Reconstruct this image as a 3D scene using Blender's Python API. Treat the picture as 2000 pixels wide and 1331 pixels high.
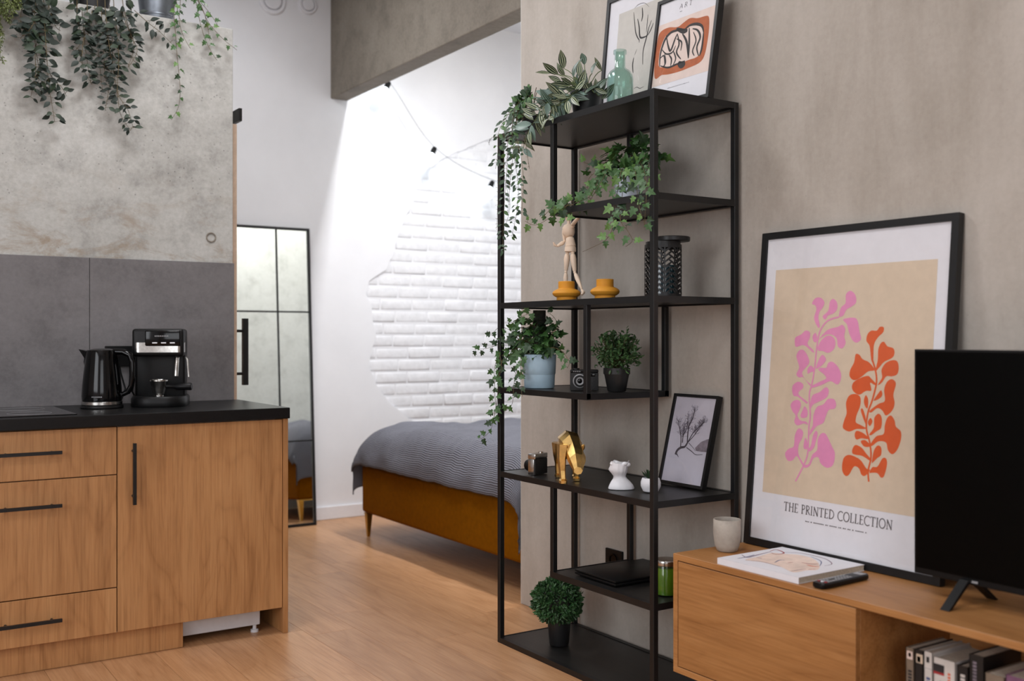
import bpy, bmesh, math, random
from mathutils import Vector, Matrix, Euler, noise as mnoise
random.seed(7)
S = bpy.context.scene
for o in list(bpy.data.objects): bpy.data.objects.remove(o)
C = S.collection

# ------------------------------------------------------------------ camera
CAMZ, FPX, HOR = 1.2, 2014.0, 657.0
TH = math.atan2(1330, 2014)
Fv = Vector((math.sin(TH), math.cos(TH), 0)); Rv = Vector((math.cos(TH), -math.sin(TH), 0))
cd = bpy.data.cameras.new('camera'); cam = bpy.data.objects.new('camera', cd); C.objects.link(cam)
cam.location = (0, 0, CAMZ); cam.rotation_euler = (math.pi/2, 0, -TH)
cd.sensor_width = 36; cd.lens = FPX/2000*36; cd.shift_y = -(665.5-HOR)/2000
cd.dof.use_dof = True; cd.dof.focus_distance = 3.75; cd.dof.aperture_fstop = 2.2
cd.clip_start = 0.02
S.camera = cam
S.view_settings.view_transform = 'Standard'; S.view_settings.look = 'None'
S.view_settings.gamma = 1; S.view_settings.use_curve_mapping = False
S.view_settings.exposure = 0.0
# ------------------------------------------------------------------ world + large lights
w = bpy.data.worlds.new('world'); S.world = w; w.use_nodes = True
w.node_tree.nodes['Background'].inputs[0].default_value = (0.75, 0.85, 1, 1)
w.node_tree.nodes['Background'].inputs[1].default_value = 0.4
def area(name, loc, rot, sx, sy, power, col):
    l = bpy.data.lights.new(name, 'AREA'); l.shape = 'RECTANGLE'; l.size = sx; l.size_y = sy
    l.energy = power; l.color = col
    o = bpy.data.objects.new(name, l); C.objects.link(o); o.location = loc; o.rotation_euler = rot
    return o
R = math.radians
area('window_daylight', (-2.3, 1.2, 1.9), (0, R(-90), 0), 1.7, 2.4, 70, (0.91, 0.95, 1.0))      # daylight from the window on the left
area('rear_window_daylight', (-0.6, -2.35, 1.8), (R(90), 0, 0), 2.2, 1.7, 44, (0.92, 0.96, 1.0))
area('ceiling_light', (1.1, 3.45, 3.38), (0, 0, 0), 0.6, 0.6, 32, (0.98, 0.98, 1.0))
area('ceiling_light', (0.3, 1.2, 3.38), (0, 0, 0), 0.5, 0.5, 20, (0.99, 0.98, 0.98))
area('ceiling_light', (1.7, 5.1, 3.38), (0, 0, 0), 0.5, 0.5, 16, (0.97, 0.98, 1.0))  # added fill lamp, not a known fixture; brightens back wall, beam and floor
area('bedroom_ceiling_light', (2.97, 4.55, 3.37), (0, 0, 0), 0.08, 1.0, 64, (0.97, 0.98, 1.0))

# ------------------------------------------------------------------ helpers
def ray(px, py):
    return Fv + Rv*((px-1000)/FPX) + Vector((0, 0, (HOR-py)/FPX))
def P(px, py, X=None, Y=None, z=None):
    d = ray(px, py)
    if X is not None: t = X/d.x
    elif Y is not None: t = Y/d.y
    else: t = (z-CAMZ)/d.z
    return Vector((d.x*t, d.y*t, CAMZ+d.z*t))
def lin(c):
    return tuple((v/255/12.92 if v/255 <= .04045 else ((v/255+.055)/1.055)**2.4) for v in c)
W = {}
def thing(name, label, cat, loc, group=None, rot=None):
    o = bpy.data.objects.new(name, None); C.objects.link(o); o.empty_display_size = .05
    o.location = loc
    if rot: o.rotation_euler = rot
    W[o.name] = Matrix.LocRotScale(Vector(loc), Euler(rot) if rot else None, None)
    o['label'] = label; o['category'] = cat
    if group: o['group'] = group
    return o
def tag(o, label, cat=None, group=None, kind=None):
    o['label'] = label
    if cat: o['category'] = cat
    if group: o['group'] = group
    if kind: o['kind'] = kind
    return o
class MB:
    def __init__(s): s.v = []; s.f = []; s.m = []; s.cm = 0
    def add(s, vs, fs):
        b = len(s.v); s.v += [tuple(v) for v in vs]
        for f in fs: s.f.append([i+b for i in f]); s.m.append(s.cm)
        return s
    def box(s, x0, x1, y0, y1, z0, z1):
        vs = [(x, y, z) for x in (x0, x1) for y in (y0, y1) for z in (z0, z1)]
        return s.add(vs, [(0,1,3,2),(4,6,7,5),(0,4,5,1),(2,3,7,6),(0,2,6,4),(1,5,7,3)])
    def obox(s, o, u, v, n, a0, a1, b0, b1, c0, c1):
        vs = [o+u*a+v*b+n*c for a in (a0, a1) for b in (b0, b1) for c in (c0, c1)]
        return s.add(vs, [(0,1,3,2),(4,6,7,5),(0,4,5,1),(2,3,7,6),(0,2,6,4),(1,5,7,3)])
    def tube(s, pts, r, n=8, cap=True):
        pts = [Vector(p) for p in pts]; N = len(pts)
        if not hasattr(r, '__len__'): r = [r]*N
        t0 = (pts[1]-pts[0]).normalized()
        a = t0.orthogonal().normalized(); vs = []
        for i, p in enumerate(pts):
            t = (pts[min(i+1, N-1)]-pts[max(i-1, 0)]).normalized()
            a = (a - t*a.dot(t)); a = a.normalized() if a.length > 1e-6 else t.orthogonal().normalized()
            b = t.cross(a)
            vs += [p+(a*math.cos(2*math.pi*k/n)+b*math.sin(2*math.pi*k/n))*r[i] for k in range(n)]
        fs = [(i*n+k, i*n+(k+1) % n, (i+1)*n+(k+1) % n, (i+1)*n+k) for i in range(N-1) for k in range(n)]
        if cap: fs += [tuple(range(n-1, -1, -1)), tuple((N-1)*n+k for k in range(n))]
        return s.add(vs, fs)
    def lathe(s, c, prof, n=32, sx=1, sy=1):
        c = Vector(c); vs = []
        for r, z in prof:
            vs += [c+Vector((r*sx*math.cos(2*math.pi*k/n), r*sy*math.sin(2*math.pi*k/n), z)) for k in range(n)]
        N = len(prof)
        fs = [(i*n+k, i*n+(k+1) % n, (i+1)*n+(k+1) % n, (i+1)*n+k) for i in range(N-1) for k in range(n)]
        if prof[0][0] > 1e-5: fs.append(tuple(range(n-1, -1, -1)))
        if prof[-1][0] > 1e-5: fs.append(tuple((N-1)*n+k for k in range(n)))
        return s.add(vs, fs)
    def loft(s, rings):
        n = len(rings[0]); vs = [p for r in rings for p in r]; N = len(rings)
        fs = [(i*n+k, i*n+(k+1) % n, (i+1)*n+(k+1) % n, (i+1)*n+k) for i in range(N-1) for k in range(n)]
        fs += [tuple(range(n-1, -1, -1)), tuple((N-1)*n+k for k in range(n))]
        return s.add(vs, fs)
    def sphere(s, c, r, n=16, m=10, sc=(1, 1, 1)):
        prof = [(max(1e-6, r*math.sin(math.pi*i/m)), -r*math.cos(math.pi*i/m)*sc[2]) for i in range(m+1)]
        return s.lathe(c, prof, n, sc[0], sc[1])
    def prism(s, pts, off):
        n = len(pts); off = Vector(off)
        vs = [Vector(p) for p in pts]+[Vector(p)+off for p in pts]
        return s.add(vs, [tuple(range(n-1, -1, -1)), tuple(range(n, 2*n))]+[(k, (k+1) % n, n+(k+1) % n, n+k) for k in range(n)])
    def mesh(s, name, mats, smooth=False, bevel=0, seg=2):
        me = bpy.data.meshes.new(name); me.from_pydata(s.v, [], s.f)
        mats = mats if isinstance(mats, (list, tuple)) else [mats]
        for m in mats: me.materials.append(m)
        me.polygons.foreach_set('material_index', s.m)
        bm = bmesh.new(); bm.from_mesh(me)
        bmesh.ops.remove_doubles(bm, verts=bm.verts, dist=1e-6)
        bmesh.ops.recalc_face_normals(bm, faces=bm.faces)
        if bevel: bmesh.ops.bevel(bm, geom=list(bm.edges), offset=bevel, segments=seg, profile=.5, affect='EDGES', clamp_overlap=True)
        if smooth:
            for f in bm.faces: f.smooth = True
            for e in bm.edges:
                if len(e.link_faces) == 2 and e.calc_face_angle(0) > R(smooth if smooth is not True else 40): e.smooth = False
        bm.to_mesh(me); bm.free()
        return me
    def build(s, name, mats, parent=None, smooth=False, bevel=0, seg=2, local=False, kind=None):
        o = bpy.data.objects.new(name, s.mesh(name, mats, smooth, bevel, seg)); C.objects.link(o)
        if parent:
            o.parent = parent
            if not local: o.matrix_parent_inverse = W.get(parent.name, Matrix()).inverted()
        W[o.name] = Matrix() if not local else W.get(parent.name, Matrix()).copy() if parent else Matrix()
        if kind: o['kind'] = kind
        return o

# ------------------------------------------------------------------ materials
MATS = {}
def base_mat(name):
    m = bpy.data.materials.new(name); m.use_nodes = True; MATS[name] = m
    nt = m.node_tree; return m, nt, nt.nodes['Principled BSDF']
def N(nt, t, **kw):
    n = nt.nodes.new(t)
    for k, v in kw.items(): setattr(n, k, v)
    return n
def coords(nt, scale, rnd=0):
    tc = N(nt, 'ShaderNodeTexCoord'); mp = N(nt, 'ShaderNodeMapping')
    mp.inputs['Scale'].default_value = scale
    if rnd:
        oi = N(nt, 'ShaderNodeObjectInfo'); mu = N(nt, 'ShaderNodeMath', operation='MULTIPLY'); mu.inputs[1].default_value = rnd
        va = N(nt, 'ShaderNodeVectorMath', operation='ADD')
        nt.links.new(oi.outputs['Random'], mu.inputs[0]); nt.links.new(tc.outputs['Object'], va.inputs[0]); nt.links.new(mu.outputs[0], va.inputs[1])
        nt.links.new(va.outputs[0], mp.inputs['Vector'])
    else: nt.links.new(tc.outputs['Object'], mp.inputs['Vector'])
    return mp.outputs[0]
def noise(nt, vec, scale, detail=6, rough=.6, dist=0):
    n = N(nt, 'ShaderNodeTexNoise'); n.inputs['Scale'].default_value = scale; n.inputs['Detail'].default_value = detail
    n.inputs['Roughness'].default_value = rough; n.inputs['Distortion'].default_value = dist
    nt.links.new(vec, n.inputs['Vector']); return n.outputs['Fac']
def ramp(nt, fac, stops):
    r = N(nt, 'ShaderNodeValToRGB'); e = r.color_ramp.elements
    while len(e) < len(stops): e.new(.5)
    for i, (p, c) in enumerate(stops):
        e[i].position = p; e[i].color = (*(lin(c) if not isinstance(c, float) else (c, c, c)), 1)
    nt.links.new(fac, r.inputs[0]); return r.outputs[0]
def mix(nt, fac, a, b, mode='MIX'):
    m = N(nt, 'ShaderNodeMix', data_type='RGBA', blend_type=mode)
    for i, v in ((0, fac), (6, a), (7, b)):
        if isinstance(v, (int, float)): m.inputs[i].default_value = v
        elif isinstance(v, tuple): m.inputs[i].default_value = (*lin(v), 1)
        else: nt.links.new(v, m.inputs[i])
    return m.outputs[2]
def bump(nt, bs, fac, strength, dist=.01):
    b = N(nt, 'ShaderNodeBump'); b.inputs['Strength'].default_value = strength; b.inputs['Distance'].default_value = dist
    nt.links.new(fac, b.inputs['Height']); nt.links.new(b.outputs[0], bs.inputs['Normal'])
def plain(name, col, rough=.5, metal=0, var=.06, scale=30, bmp=0, coat=0, sheen=0, spec=None):
    m, nt, bs = base_mat(name)
    f = noise(nt, coords(nt, (1, 1, 1)), scale)
    lo = tuple(max(0, c*(1-var)) for c in col); hi = tuple(min(255, c*(1+var)) for c in col)
    nt.links.new(ramp(nt, f, [(.3, lo), (.7, hi)]), bs.inputs['Base Color'])
    bs.inputs['Roughness'].default_value = rough; bs.inputs['Metallic'].default_value = metal
    if coat: bs.inputs['Coat Weight'].default_value = coat; bs.inputs['Coat Roughness'].default_value = .05
    if sheen: bs.inputs['Sheen Weight'].default_value = sheen
    if spec is not None: bs.inputs['Specular IOR Level'].default_value = spec
    if bmp: bump(nt, bs, f, bmp)
    return m
def concrete(name, c0, c1, c2, stain=None, streak=.35, rough=.75, pit=.65, big=1.3, midw=.5, finew=.25):
    m, nt, bs = base_mat(name)
    v = coords(nt, (1, 1, 1)); vs = coords(nt, (2.2, 2.2, .45))
    big_ = noise(nt, v, big, 5, .6, .6); mid = noise(nt, v, 7, 8, .7); fine = noise(nt, v, 60, 6, .7); st = noise(nt, vs, 3.2, 6, .65, .3)
    a = ramp(nt, big_, [(.3, c0), (.5, c1), (.72, c2)])
    b = mix(nt, streak, a, ramp(nt, st, [(.3, c0), (.52, c1), (.75, c2)]))
    b = mix(nt, midw, b, ramp(nt, mid, [(.3, tuple(x*.78 for x in c0)), (.5, c1), (.75, c2)]))
    b = mix(nt, finew, b, ramp(nt, fine, [(.3, tuple(x*.85 for x in c0)), (.7, c2)]))
    vo = N(nt, 'ShaderNodeTexVoronoi'); vo.inputs['Scale'].default_value = 42; nt.links.new(v, vo.inputs['Vector'])
    pf = noise(nt, v, 4.2, 3)
    gate = ramp(nt, pf, [(.46, 0.0), (.6, 1.0)])
    pits = ramp(nt, vo.outputs['Distance'], [(.06, 1.0), (.17, 0.0)])
    mm = N(nt, 'ShaderNodeMath', operation='MULTIPLY'); nt.links.new(gate, mm.inputs[0]); nt.links.new(pits, mm.inputs[1])
    mp = N(nt, 'ShaderNodeMath', operation='MULTIPLY'); nt.links.new(mm.outputs[0], mp.inputs[0]); mp.inputs[1].default_value = pit
    b = mix(nt, mp.outputs[0], b, tuple(x*.55 for x in c0))
    if stain:
        z0, z1, sc = stain
        sep = N(nt, 'ShaderNodeSeparateXYZ'); nt.links.new(v, sep.inputs[0])
        mr = N(nt, 'ShaderNodeMapRange'); mr.inputs[1].default_value = z0; mr.inputs[2].default_value = z1; mr.inputs[3].default_value = 1; mr.inputs[4].default_value = 0
        nt.links.new(sep.outputs[2], mr.inputs[0])
        sn = ramp(nt, noise(nt, coords(nt, (1, 1, 2)), 5, 8, .7, .5), [(.5, 0.0), (.66, .75)])
        m2 = N(nt, 'ShaderNodeMath', operation='MULTIPLY'); nt.links.new(mr.outputs[0], m2.inputs[0]); nt.links.new(sn, m2.inputs[1])
        b = mix(nt, m2.outputs[0], b, sc)
    nt.links.new(b, bs.inputs['Base Color']); bs.inputs['Roughness'].default_value = rough
    bs.inputs['Specular IOR Level'].default_value = .3
    bump(nt, bs, mid, .18, .01)
    return m
def wood(name, axis, c0, c1, c2, rough=.45, rnd=37, sc=1.0):
    m, nt, bs = base_mat(name)
    def ax(al, ac): s = [ac*sc]*3; s[axis] = al*sc; return tuple(s)
    v1 = coords(nt, ax(.9, 6), rnd); v2 = coords(nt, ax(3, 95), rnd); v3 = coords(nt, ax(.6, 3.2), rnd)
    n1 = noise(nt, v1, 1.6, 5, .6, 1.1); n2 = noise(nt, v2, 1.5, 5, .6, .2)
    n3 = noise(nt, v3, 1.0, 2, .5, .6)
    mu = N(nt, 'ShaderNodeMath', operation='MULTIPLY'); nt.links.new(n3, mu.inputs[0]); mu.inputs[1].default_value = 26
    fr = N(nt, 'ShaderNodeMath', operation='PINGPONG'); nt.links.new(mu.outputs[0], fr.inputs[0]); fr.inputs[1].default_value = 1
    a = ramp(nt, n1, [(.28, c0), (.5, c1), (.72, c2)])
    a = mix(nt, .3, a, ramp(nt, fr.outputs[0], [(.0, c0), (.25, c1), (1., c2)]))
    a = mix(nt, .38, a, ramp(nt, n2, [(.32, c0), (.5, c1), (.7, c2)]))
    if rnd:
        oi = N(nt, 'ShaderNodeObjectInfo'); mr = N(nt, 'ShaderNodeMapRange'); mr.inputs[3].default_value = .88; mr.inputs[4].default_value = 1.06
        nt.links.new(oi.outputs['Random'], mr.inputs[0])
        vm = N(nt, 'ShaderNodeVectorMath', operation='SCALE'); nt.links.new(a, vm.inputs[0]); nt.links.new(mr.outputs[0], vm.inputs['Scale']); a = vm.outputs[0]
    nt.links.new(a, bs.inputs['Base Color']); bs.inputs['Roughness'].default_value = rough
    bump(nt, bs, n2, .06, .002)
    return m
M_white = plain('white_paint', (228, 228, 231), .7, var=.015, scale=3, bmp=.03)
M_brick = plain('white_painted_brick', (228, 228, 231), .65, var=.03, scale=22, bmp=.35)
M_block = concrete('raw_concrete', (138, 136, 131), (180, 179, 174), (198, 198, 195), stain=(1.58, 1.95, (140, 122, 100)))
M_plaster = concrete('beige_concrete_plaster', (150, 141, 130), (179, 171, 162), (196, 189, 181), streak=.45, pit=.12, big=.8, midw=.1, finew=.12)
M_alcove = concrete('pale_concrete', (196, 196, 188), (216, 216, 210), (226, 226, 222), pit=.1)
M_beam = concrete('beam_concrete', (106, 98, 88), (134, 126, 115), (154, 147, 136), pit=.3)
M_tile = concrete('grey_porcelain', (98, 95, 96), (114, 111, 112), (128, 125, 126), streak=.1, rough=.5, pit=0, big=2.2)
M_floor = wood('floor_oak', 1, (150, 104, 66), (186, 138, 97), (203, 157, 116), .36)
M_joint = plain('floor_joint', (120, 84, 54), .8)
M_kitv = wood('kitchen_oak_upright', 2, (126, 83, 45), (176, 126, 79), (194, 146, 97), .45, 23)
M_kith = wood('stand_oak_level', 1, (132, 84, 42), (170, 117, 66), (188, 136, 84), .45, 19)
M_blackwood = wood('black_wood', 1, (14, 14, 14), (24, 23, 22), (38, 36, 34), .42, 0)
M_black = plain('black_metal', (20, 20, 21), .42, var=.1, spec=.4)
M_gloss = plain('black_gloss', (6, 6, 7), .1, var=.1, spec=.28)
M_plastic = plain('black_plastic', (13, 13, 14), .42, var=.1, spec=.25)
M_worktop = plain('black_worktop', (14, 14, 15), .38, var=.25, scale=120, spec=.25)
M_hob = plain('hob_glass', (8, 8, 9), .08, var=.05)
M_potblack = plain('black_pot_plastic', (26, 26, 27), .45, var=.06)
M_steel = plain('brushed_steel', (190, 188, 184), .22, 1, var=.08, scale=80)
M_zinc = plain('zinc', (128, 134, 142), .4, .85, var=.1, scale=12)
M_gold = plain('gold', (224, 186, 116), .3, 1, var=.1, scale=40)
M_brass = plain('brass_leg', (190, 150, 70), .3, 1, var=.06)
M_velvet = plain('ochre_velvet', (122, 74, 3), .95, var=.06, scale=40, bmp=.05, spec=.05)
M_paper = plain('white_paper', (222, 221, 226), .7, var=.01)
M_cream = plain('cream_print', (210, 191, 168), .7, var=.02)
M_pink = plain('pink_print', (222, 140, 182), .7, var=.02)
M_orange = plain('orange_print', (212, 88, 34), .7, var=.02)
M_ink = plain('grey_ink', (92, 88, 92), .7, var=.03)
M_inkblack = plain('black_ink', (38, 35, 36), .7, var=.05)
M_rust = plain('rust_print', (176, 92, 48), .7, var=.06, scale=60)
M_blush = plain('blush_print', (222, 202, 192), .7, var=.02)
M_greige = plain('greige_print', (198, 194, 187), .7, var=.02)
M_lav = plain('lavender_photo', (196, 192, 204), .7, var=.03, scale=8)
M_hill = plain('hill_print', (128, 118, 128), .7, var=.15, scale=40)
M_branch = plain('branch_print', (66, 58, 66), .7, var=.1)
M_twig = plain('twig_print', (128, 122, 134), .7, var=.1)
M_mustard = plain('mustard_ceramic', (206, 140, 34), .7, var=.03)
M_bluepot = plain('blue_pot', (168, 194, 210), .65, var=.03, scale=14)
M_palepot = plain('pale_grey_pot', (196, 204, 214), .6, var=.03)
M_whitecer = plain('white_ceramic', (226, 226, 230), .55, var=.01)
M_cupcon = plain('cup_concrete', (168, 160, 150), .8, var=.08, scale=25, bmp=.1)
M_mann = plain('pale_wood', (240, 216, 192), .55, var=.05, scale=18)
M_soil = plain('soil', (40, 30, 22), .95, var=.3, scale=80)
M_coir = plain('coir', (34, 36, 28), .95, var=.4, scale=90, bmp=.4)
M_leafdark = plain('ruscus_leaf', (24, 36, 28), .6, var=.28, scale=14)
M_leafdark2 = plain('ruscus_leaf_light', (34, 50, 32), .6, var=.25, scale=14)
M_leafivy = plain('ivy_leaf', (50, 84, 38), .55, var=.3, scale=16)
M_leafivy2 = plain('ivy_leaf_light', (84, 118, 56), .55, var=.22, scale=16)
M_leafivyd = plain('ivy_leaf_deep', (33, 58, 30), .55, var=.25, scale=16)
M_moss = plain('moss_leaf', (92, 102, 58), .7, var=.3, scale=14)
M_box = plain('boxwood_leaf', (48, 80, 44), .45, var=.35, scale=25)
M_bush = plain('bush_leaf', (62, 92, 54), .42, var=.35, scale=25)
M_varg = plain('variegated_green', (44, 60, 42), .42, var=.2, scale=30)
M_varp = plain('variegated_cream', (178, 184, 150), .45, var=.06, scale=30)
M_vars = plain('variegated_silver', (104, 126, 116), .42, var=.12, scale=30)
M_stem = plain('stem', (86, 74, 46), .7, var=.2)
M_stemg = plain('green_stem', (78, 92, 50), .6, var=.2)
M_green = plain('green_wax', (112, 152, 34), .35, var=.05, coat=.5)
M_screen = plain('tv_screen', (3, 3, 3), .35, var=.05, spec=.08)
M_baseb = plain('baseboard_white', (226, 225, 228), .5, var=.01)
M_appl = plain('appliance_white', (206, 206, 210), .5, var=.02)
M_leather = plain('black_leatherette', (24, 23, 23), .6, var=.3, scale=220, bmp=.3)
M_teal = plain('teal_glass', (18, 48, 56), .15, var=.15, coat=.4)
M_doorwood = plain('sliding_door_wood', (204, 178, 156), .6, var=.05)
M_grey = plain('grey_plastic', (150, 150, 152), .5)
M_red = plain('red_print', (150, 40, 44), .6)
M_bluei = plain('blue_print', (70, 84, 130), .6)
M_skin = plain('peach_print', (226, 204, 190), .6)
M_plum = plain('plum_print', (112, 74, 100), .6)
M_bookt = plain('taupe_book', (120, 104, 88), .7)
M_bookw = plain('white_book', (206, 200, 194), .6, var=.03)
M_bookb = plain('black_book', (22, 20, 20), .5)
M_bookbr = plain('brown_book', (84, 48, 26), .6)
M_pages = plain('book_pages', (186, 176, 160), .85, var=.08, scale=160)

def glassy(name, col, rough, thin):
    m = bpy.data.materials.new(name); m.use_nodes = True; nt = m.node_tree; nt.nodes.clear()
    out = N(nt, 'ShaderNodeOutputMaterial'); tr = N(nt, 'ShaderNodeBsdfTransparent'); gl = N(nt, 'ShaderNodeBsdfGlossy'); mx = N(nt, 'ShaderNodeMixShader')
    tr.inputs[0].default_value = (*lin(col), 1); gl.inputs['Roughness'].default_value = rough
    lw = N(nt, 'ShaderNodeLayerWeight'); lw.inputs[0].default_value = .5
    pw_ = N(nt, 'ShaderNodeMath', operation='POWER'); pw_.inputs[1].default_value = 4; nt.links.new(lw.outputs['Facing'], pw_.inputs[0])
    fr = N(nt, 'ShaderNodeMapRange'); fr.inputs[3].default_value = ((thin-1)/(thin+1))**2*1.6; fr.inputs[4].default_value = .9; nt.links.new(pw_.outputs[0], fr.inputs[0])
    nt.links.new(fr.outputs[0], mx.inputs[0]); nt.links.new(tr.outputs[0], mx.inputs[1]); nt.links.new(gl.outputs[0], mx.inputs[2]); nt.links.new(mx.outputs[0], out.inputs[0])
    return m
M_pane = glassy('picture_glass', (252, 252, 252), .04, 1.45)
M_bottle = glassy('aqua_glass', (228, 242, 238), .03, 1.4)
M_jarglass = glassy('clear_jar', (240, 246, 238), .03, 1.4)
def mirror_mat():
    m, nt, bs = base_mat('mirror_glass')
    bs.inputs['Metallic'].default_value = 1; bs.inputs['Roughness'].default_value = .015
    f = noise(nt, coords(nt, (1, 1, 1)), 2)
    nt.links.new(ramp(nt, f, [(.3, (236, 238, 234)), (.7, (240, 242, 238))]), bs.inputs['Base Color']); return m
M_mirror = mirror_mat()
def emis(name, col, st):
    m, nt, bs = base_mat(name)
    bs.inputs['Base Color'].default_value = (1, 1, 1, 1); bs.inputs['Emission Color'].default_value = (*lin(col), 1); bs.inputs['Emission Strength'].default_value = st
    return m
M_bulb = emis('bulb_light', (232, 246, 255), 11)
def blanket_mat():
    m, nt, bs = base_mat('blue_grey_gauze')
    v = coords(nt, (1, 1, 1))
    wv = N(nt, 'ShaderNodeTexWave', wave_type='BANDS', bands_direction='X'); wv.inputs['Scale'].default_value = 34; wv.inputs['Distortion'].default_value = 1.5; wv.inputs['Detail'].default_value = 2
    at = N(nt, 'ShaderNodeUVMap'); nt.links.new(at.outputs[0], wv.inputs['Vector'])
    b = ramp(nt, noise(nt, v, 2.2, 5), [(.3, (78, 77, 84)), (.55, (98, 98, 106)), (.75, (118, 119, 130))])
    b = mix(nt, .6, b, ramp(nt, wv.outputs['Fac'], [(.2, (62, 61, 68)), (.55, (98, 98, 107)), (.85, (150, 152, 164))]))
    nt.links.new(b, bs.inputs['Base Color']); bs.inputs['Roughness'].default_value = .9
    bump(nt, bs, wv.outputs['Fac'], .5, .006); return m
M_blanket = blanket_mat()

# ------------------------------------------------------------------ setting
XW, YM, ZC = 2.58, 6.30, 3.43         # shelf wall plane, back wall plane, ceiling
YE = 3.835                            # corner where the shelf wall ends
XL, YR, XB = -2.45, -2.5, 4.85
YK, XK, ZK = 4.62, 1.528, 2.60        # kitchen block: front, right end, top
fl = tag(MB().box(XL, XB, YR, YM, -.06, -.0125).build('floor', M_joint), 'honey oak plank floor running through the flat', 'floor', kind='structure')
# planks: each a child of the floor
pw, pl = .193, 1.29
plank_mesh = {}
k = 0; x = XL
while x < XB-.01:
    y = YR - random.uniform(0, pl)
    while y < YM:
        y0, y1 = max(y, YR), min(y+pl, YM); x1 = min(x+pw, XB)
        visible = not (x > XW and y1 < YE) and not (x1 < XK and y0 > YK)
        if y1-y0 > .02 and visible:
            full = abs(y1-y0-pl) < 1e-6 and abs(x1-x-pw) < 1e-6
            def mk(lx, ly):
                g = .0004; b = MB()
                b.box(g, lx-g, g, ly-g, -.012, 0)
                return b.mesh('plank', M_floor, bevel=.0004, seg=1)
            if full:
                if 'f' not in plank_mesh: plank_mesh['f'] = mk(pw, pl)
                me = plank_mesh['f']
            else: me = mk(x1-x, y1-y0)
            o = bpy.data.objects.new('plank', me); C.objects.link(o); o.location = (x, y0, 0); o.parent = fl
        y += pl
    x += pw
tag(MB().box(XL, XB, YR, YM, ZC, ZC+.1).build('ceiling', M_white), 'white ceiling over the flat', 'ceiling', kind='structure')
tag(MB().box(XL-.1, XL, YR, YM, 0, ZC).build('wall_left', M_white), 'white wall on the window side of the living room', 'wall', kind='structure')
tag(MB().box(XL-.1, XB, YR-.1, YR, 0, ZC).build('wall_front', M_white), 'white wall behind the viewer', 'wall', kind='structure')
tag(MB().box(XB, XB+.1, YE, YM, 0, ZC).build('wall_bedhead', M_white), 'white wall at the head of the bed', 'wall', kind='structure')
wr = tag(MB().box(XW, XB+.1, YR, YE, 0, ZC).build('wall_right', M_plaster, bevel=.004), 'beige concrete plaster wall behind the black shelf', 'wall', kind='structure')
tag(MB().box(XW+.004, XB, YE-.0005, YE+.006, 0, ZC).build('wall_alcove', M_alcove), 'pale wall at the near side of the sleeping alcove', 'wall', kind='structure')
wk = tag(MB().box(XL, XK, YK, YM-.04, 0, ZK).build('wall_kitchen', M_block, bevel=.004), 'weathered raw concrete block wall above the kitchen counter', 'wall', kind='structure')
# tiles on the kitchen wall
ztile = 1.2 + (HOR-515)/FPX*4.70
xj = P(175, 600, Y=YK-.012).x
for i in range(4):
    a0, a1 = (xj, XK+.002) if i == 0 else (xj-1.2*i, xj-1.2*(i-1))
    MB().box(max(a0, XL)+.001, a1-.001, YK-.014, YK-.0005, .9, ztile).build('tile', M_tile, wk, bevel=.0015)
MB().tube([Vector((P(412, 464, Y=YK-.002).x, YK-.003, P(412, 464, Y=YK).z)) + Vector((math.cos(a*math.pi/12)*.02, 0, math.sin(a*math.pi/12)*.02)) for a in range(25)], .003, 6).build('formwork_ring', M_beam, wk, True)
# back wall: plaster layer with a hole that shows the bricks
patch_c = [(390,210),(350,268),(331,330),(290,420),(262,480),(246,560),(212,636),(136,688),(122,740),(148,812),(158,890),(166,932),(140,1000),(135,1060),(166,1140),(232,1220),(310,1285),(420,1380)]
patch = [P(660+a/2.219, 240+b/2.219, Y=YM) for a, b in patch_c]
patch += [P(980, 920, Y=YM), P(1130, 900, Y=YM), P(1190, 640, Y=YM), P(1160, 380, Y=YM), P(1060, 262, Y=YM), P(1010, 268, Y=YM), P(950, 274, Y=YM), P(905, 292, Y=YM), P(862, 312, Y=YM)]
pp = []
for i, p in enumerate(patch):
    q = patch[(i+1) % len(patch)]
    n = max(2, int((q-p).length/.03))
    for j in range(n):
        t = j/n; r = p.lerp(q, t)
        pp.append(Vector((r.x+mnoise.noise(r*14)*.012, YM, r.z+mnoise.noise(r*14+Vector((9, 3, 1)))*.012)))
bm = bmesh.new()
outer = [bm.verts.new(c) for c in ((XL, YM, 0), (XB, YM, 0), (XB, YM, ZC), (XL, YM, ZC))]
inner = [bm.verts.new(c) for c in pp]
eds = [bm.edges.new((l[i], l[(i+1) % len(l)])) for l in (outer, inner) for i in range(len(l))]
bmesh.ops.triangle_fill(bm, use_beauty=True, use_dissolve=False, edges=eds)
ins = [f for f in bm.faces if all(v in inner for v in f.verts)]
def inpoly(x, z):
    c = False
    for i in range(len(pp)):
        a, b = pp[i], pp[i-1]
        if (a.z > z) != (b.z > z) and x < (b.x-a.x)*(z-a.z)/(b.z-a.z)+a.x: c = not c
    return c
bmesh.ops.delete(bm, geom=[f for f in ins if inpoly(*(lambda m_: (m_.x, m_.z))(f.calc_center_median()))], context='FACES_ONLY')
ex = bmesh.ops.extrude_face_region(bm, geom=list(bm.faces))
bmesh.ops.translate(bm, verts=[e for e in ex['geom'] if isinstance(e, bmesh.types.BMVert)], vec=(0, .02, 0))
base = bmesh.ops.create_cube(bm, size=1, matrix=Matrix.Translation(((XL+XB)/2, YM+.0395, ZC/2)) @ Matrix.Diagonal((XB-XL, .05, ZC, 1)))
bmesh.ops.recalc_face_normals(bm, faces=bm.faces)
me = bpy.data.meshes.new('wall_back'); bm.to_mesh(me); bm.free(); me.materials.append(M_white)
wb = bpy.data.objects.new('wall_back', me); C.objects.link(wb)
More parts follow.
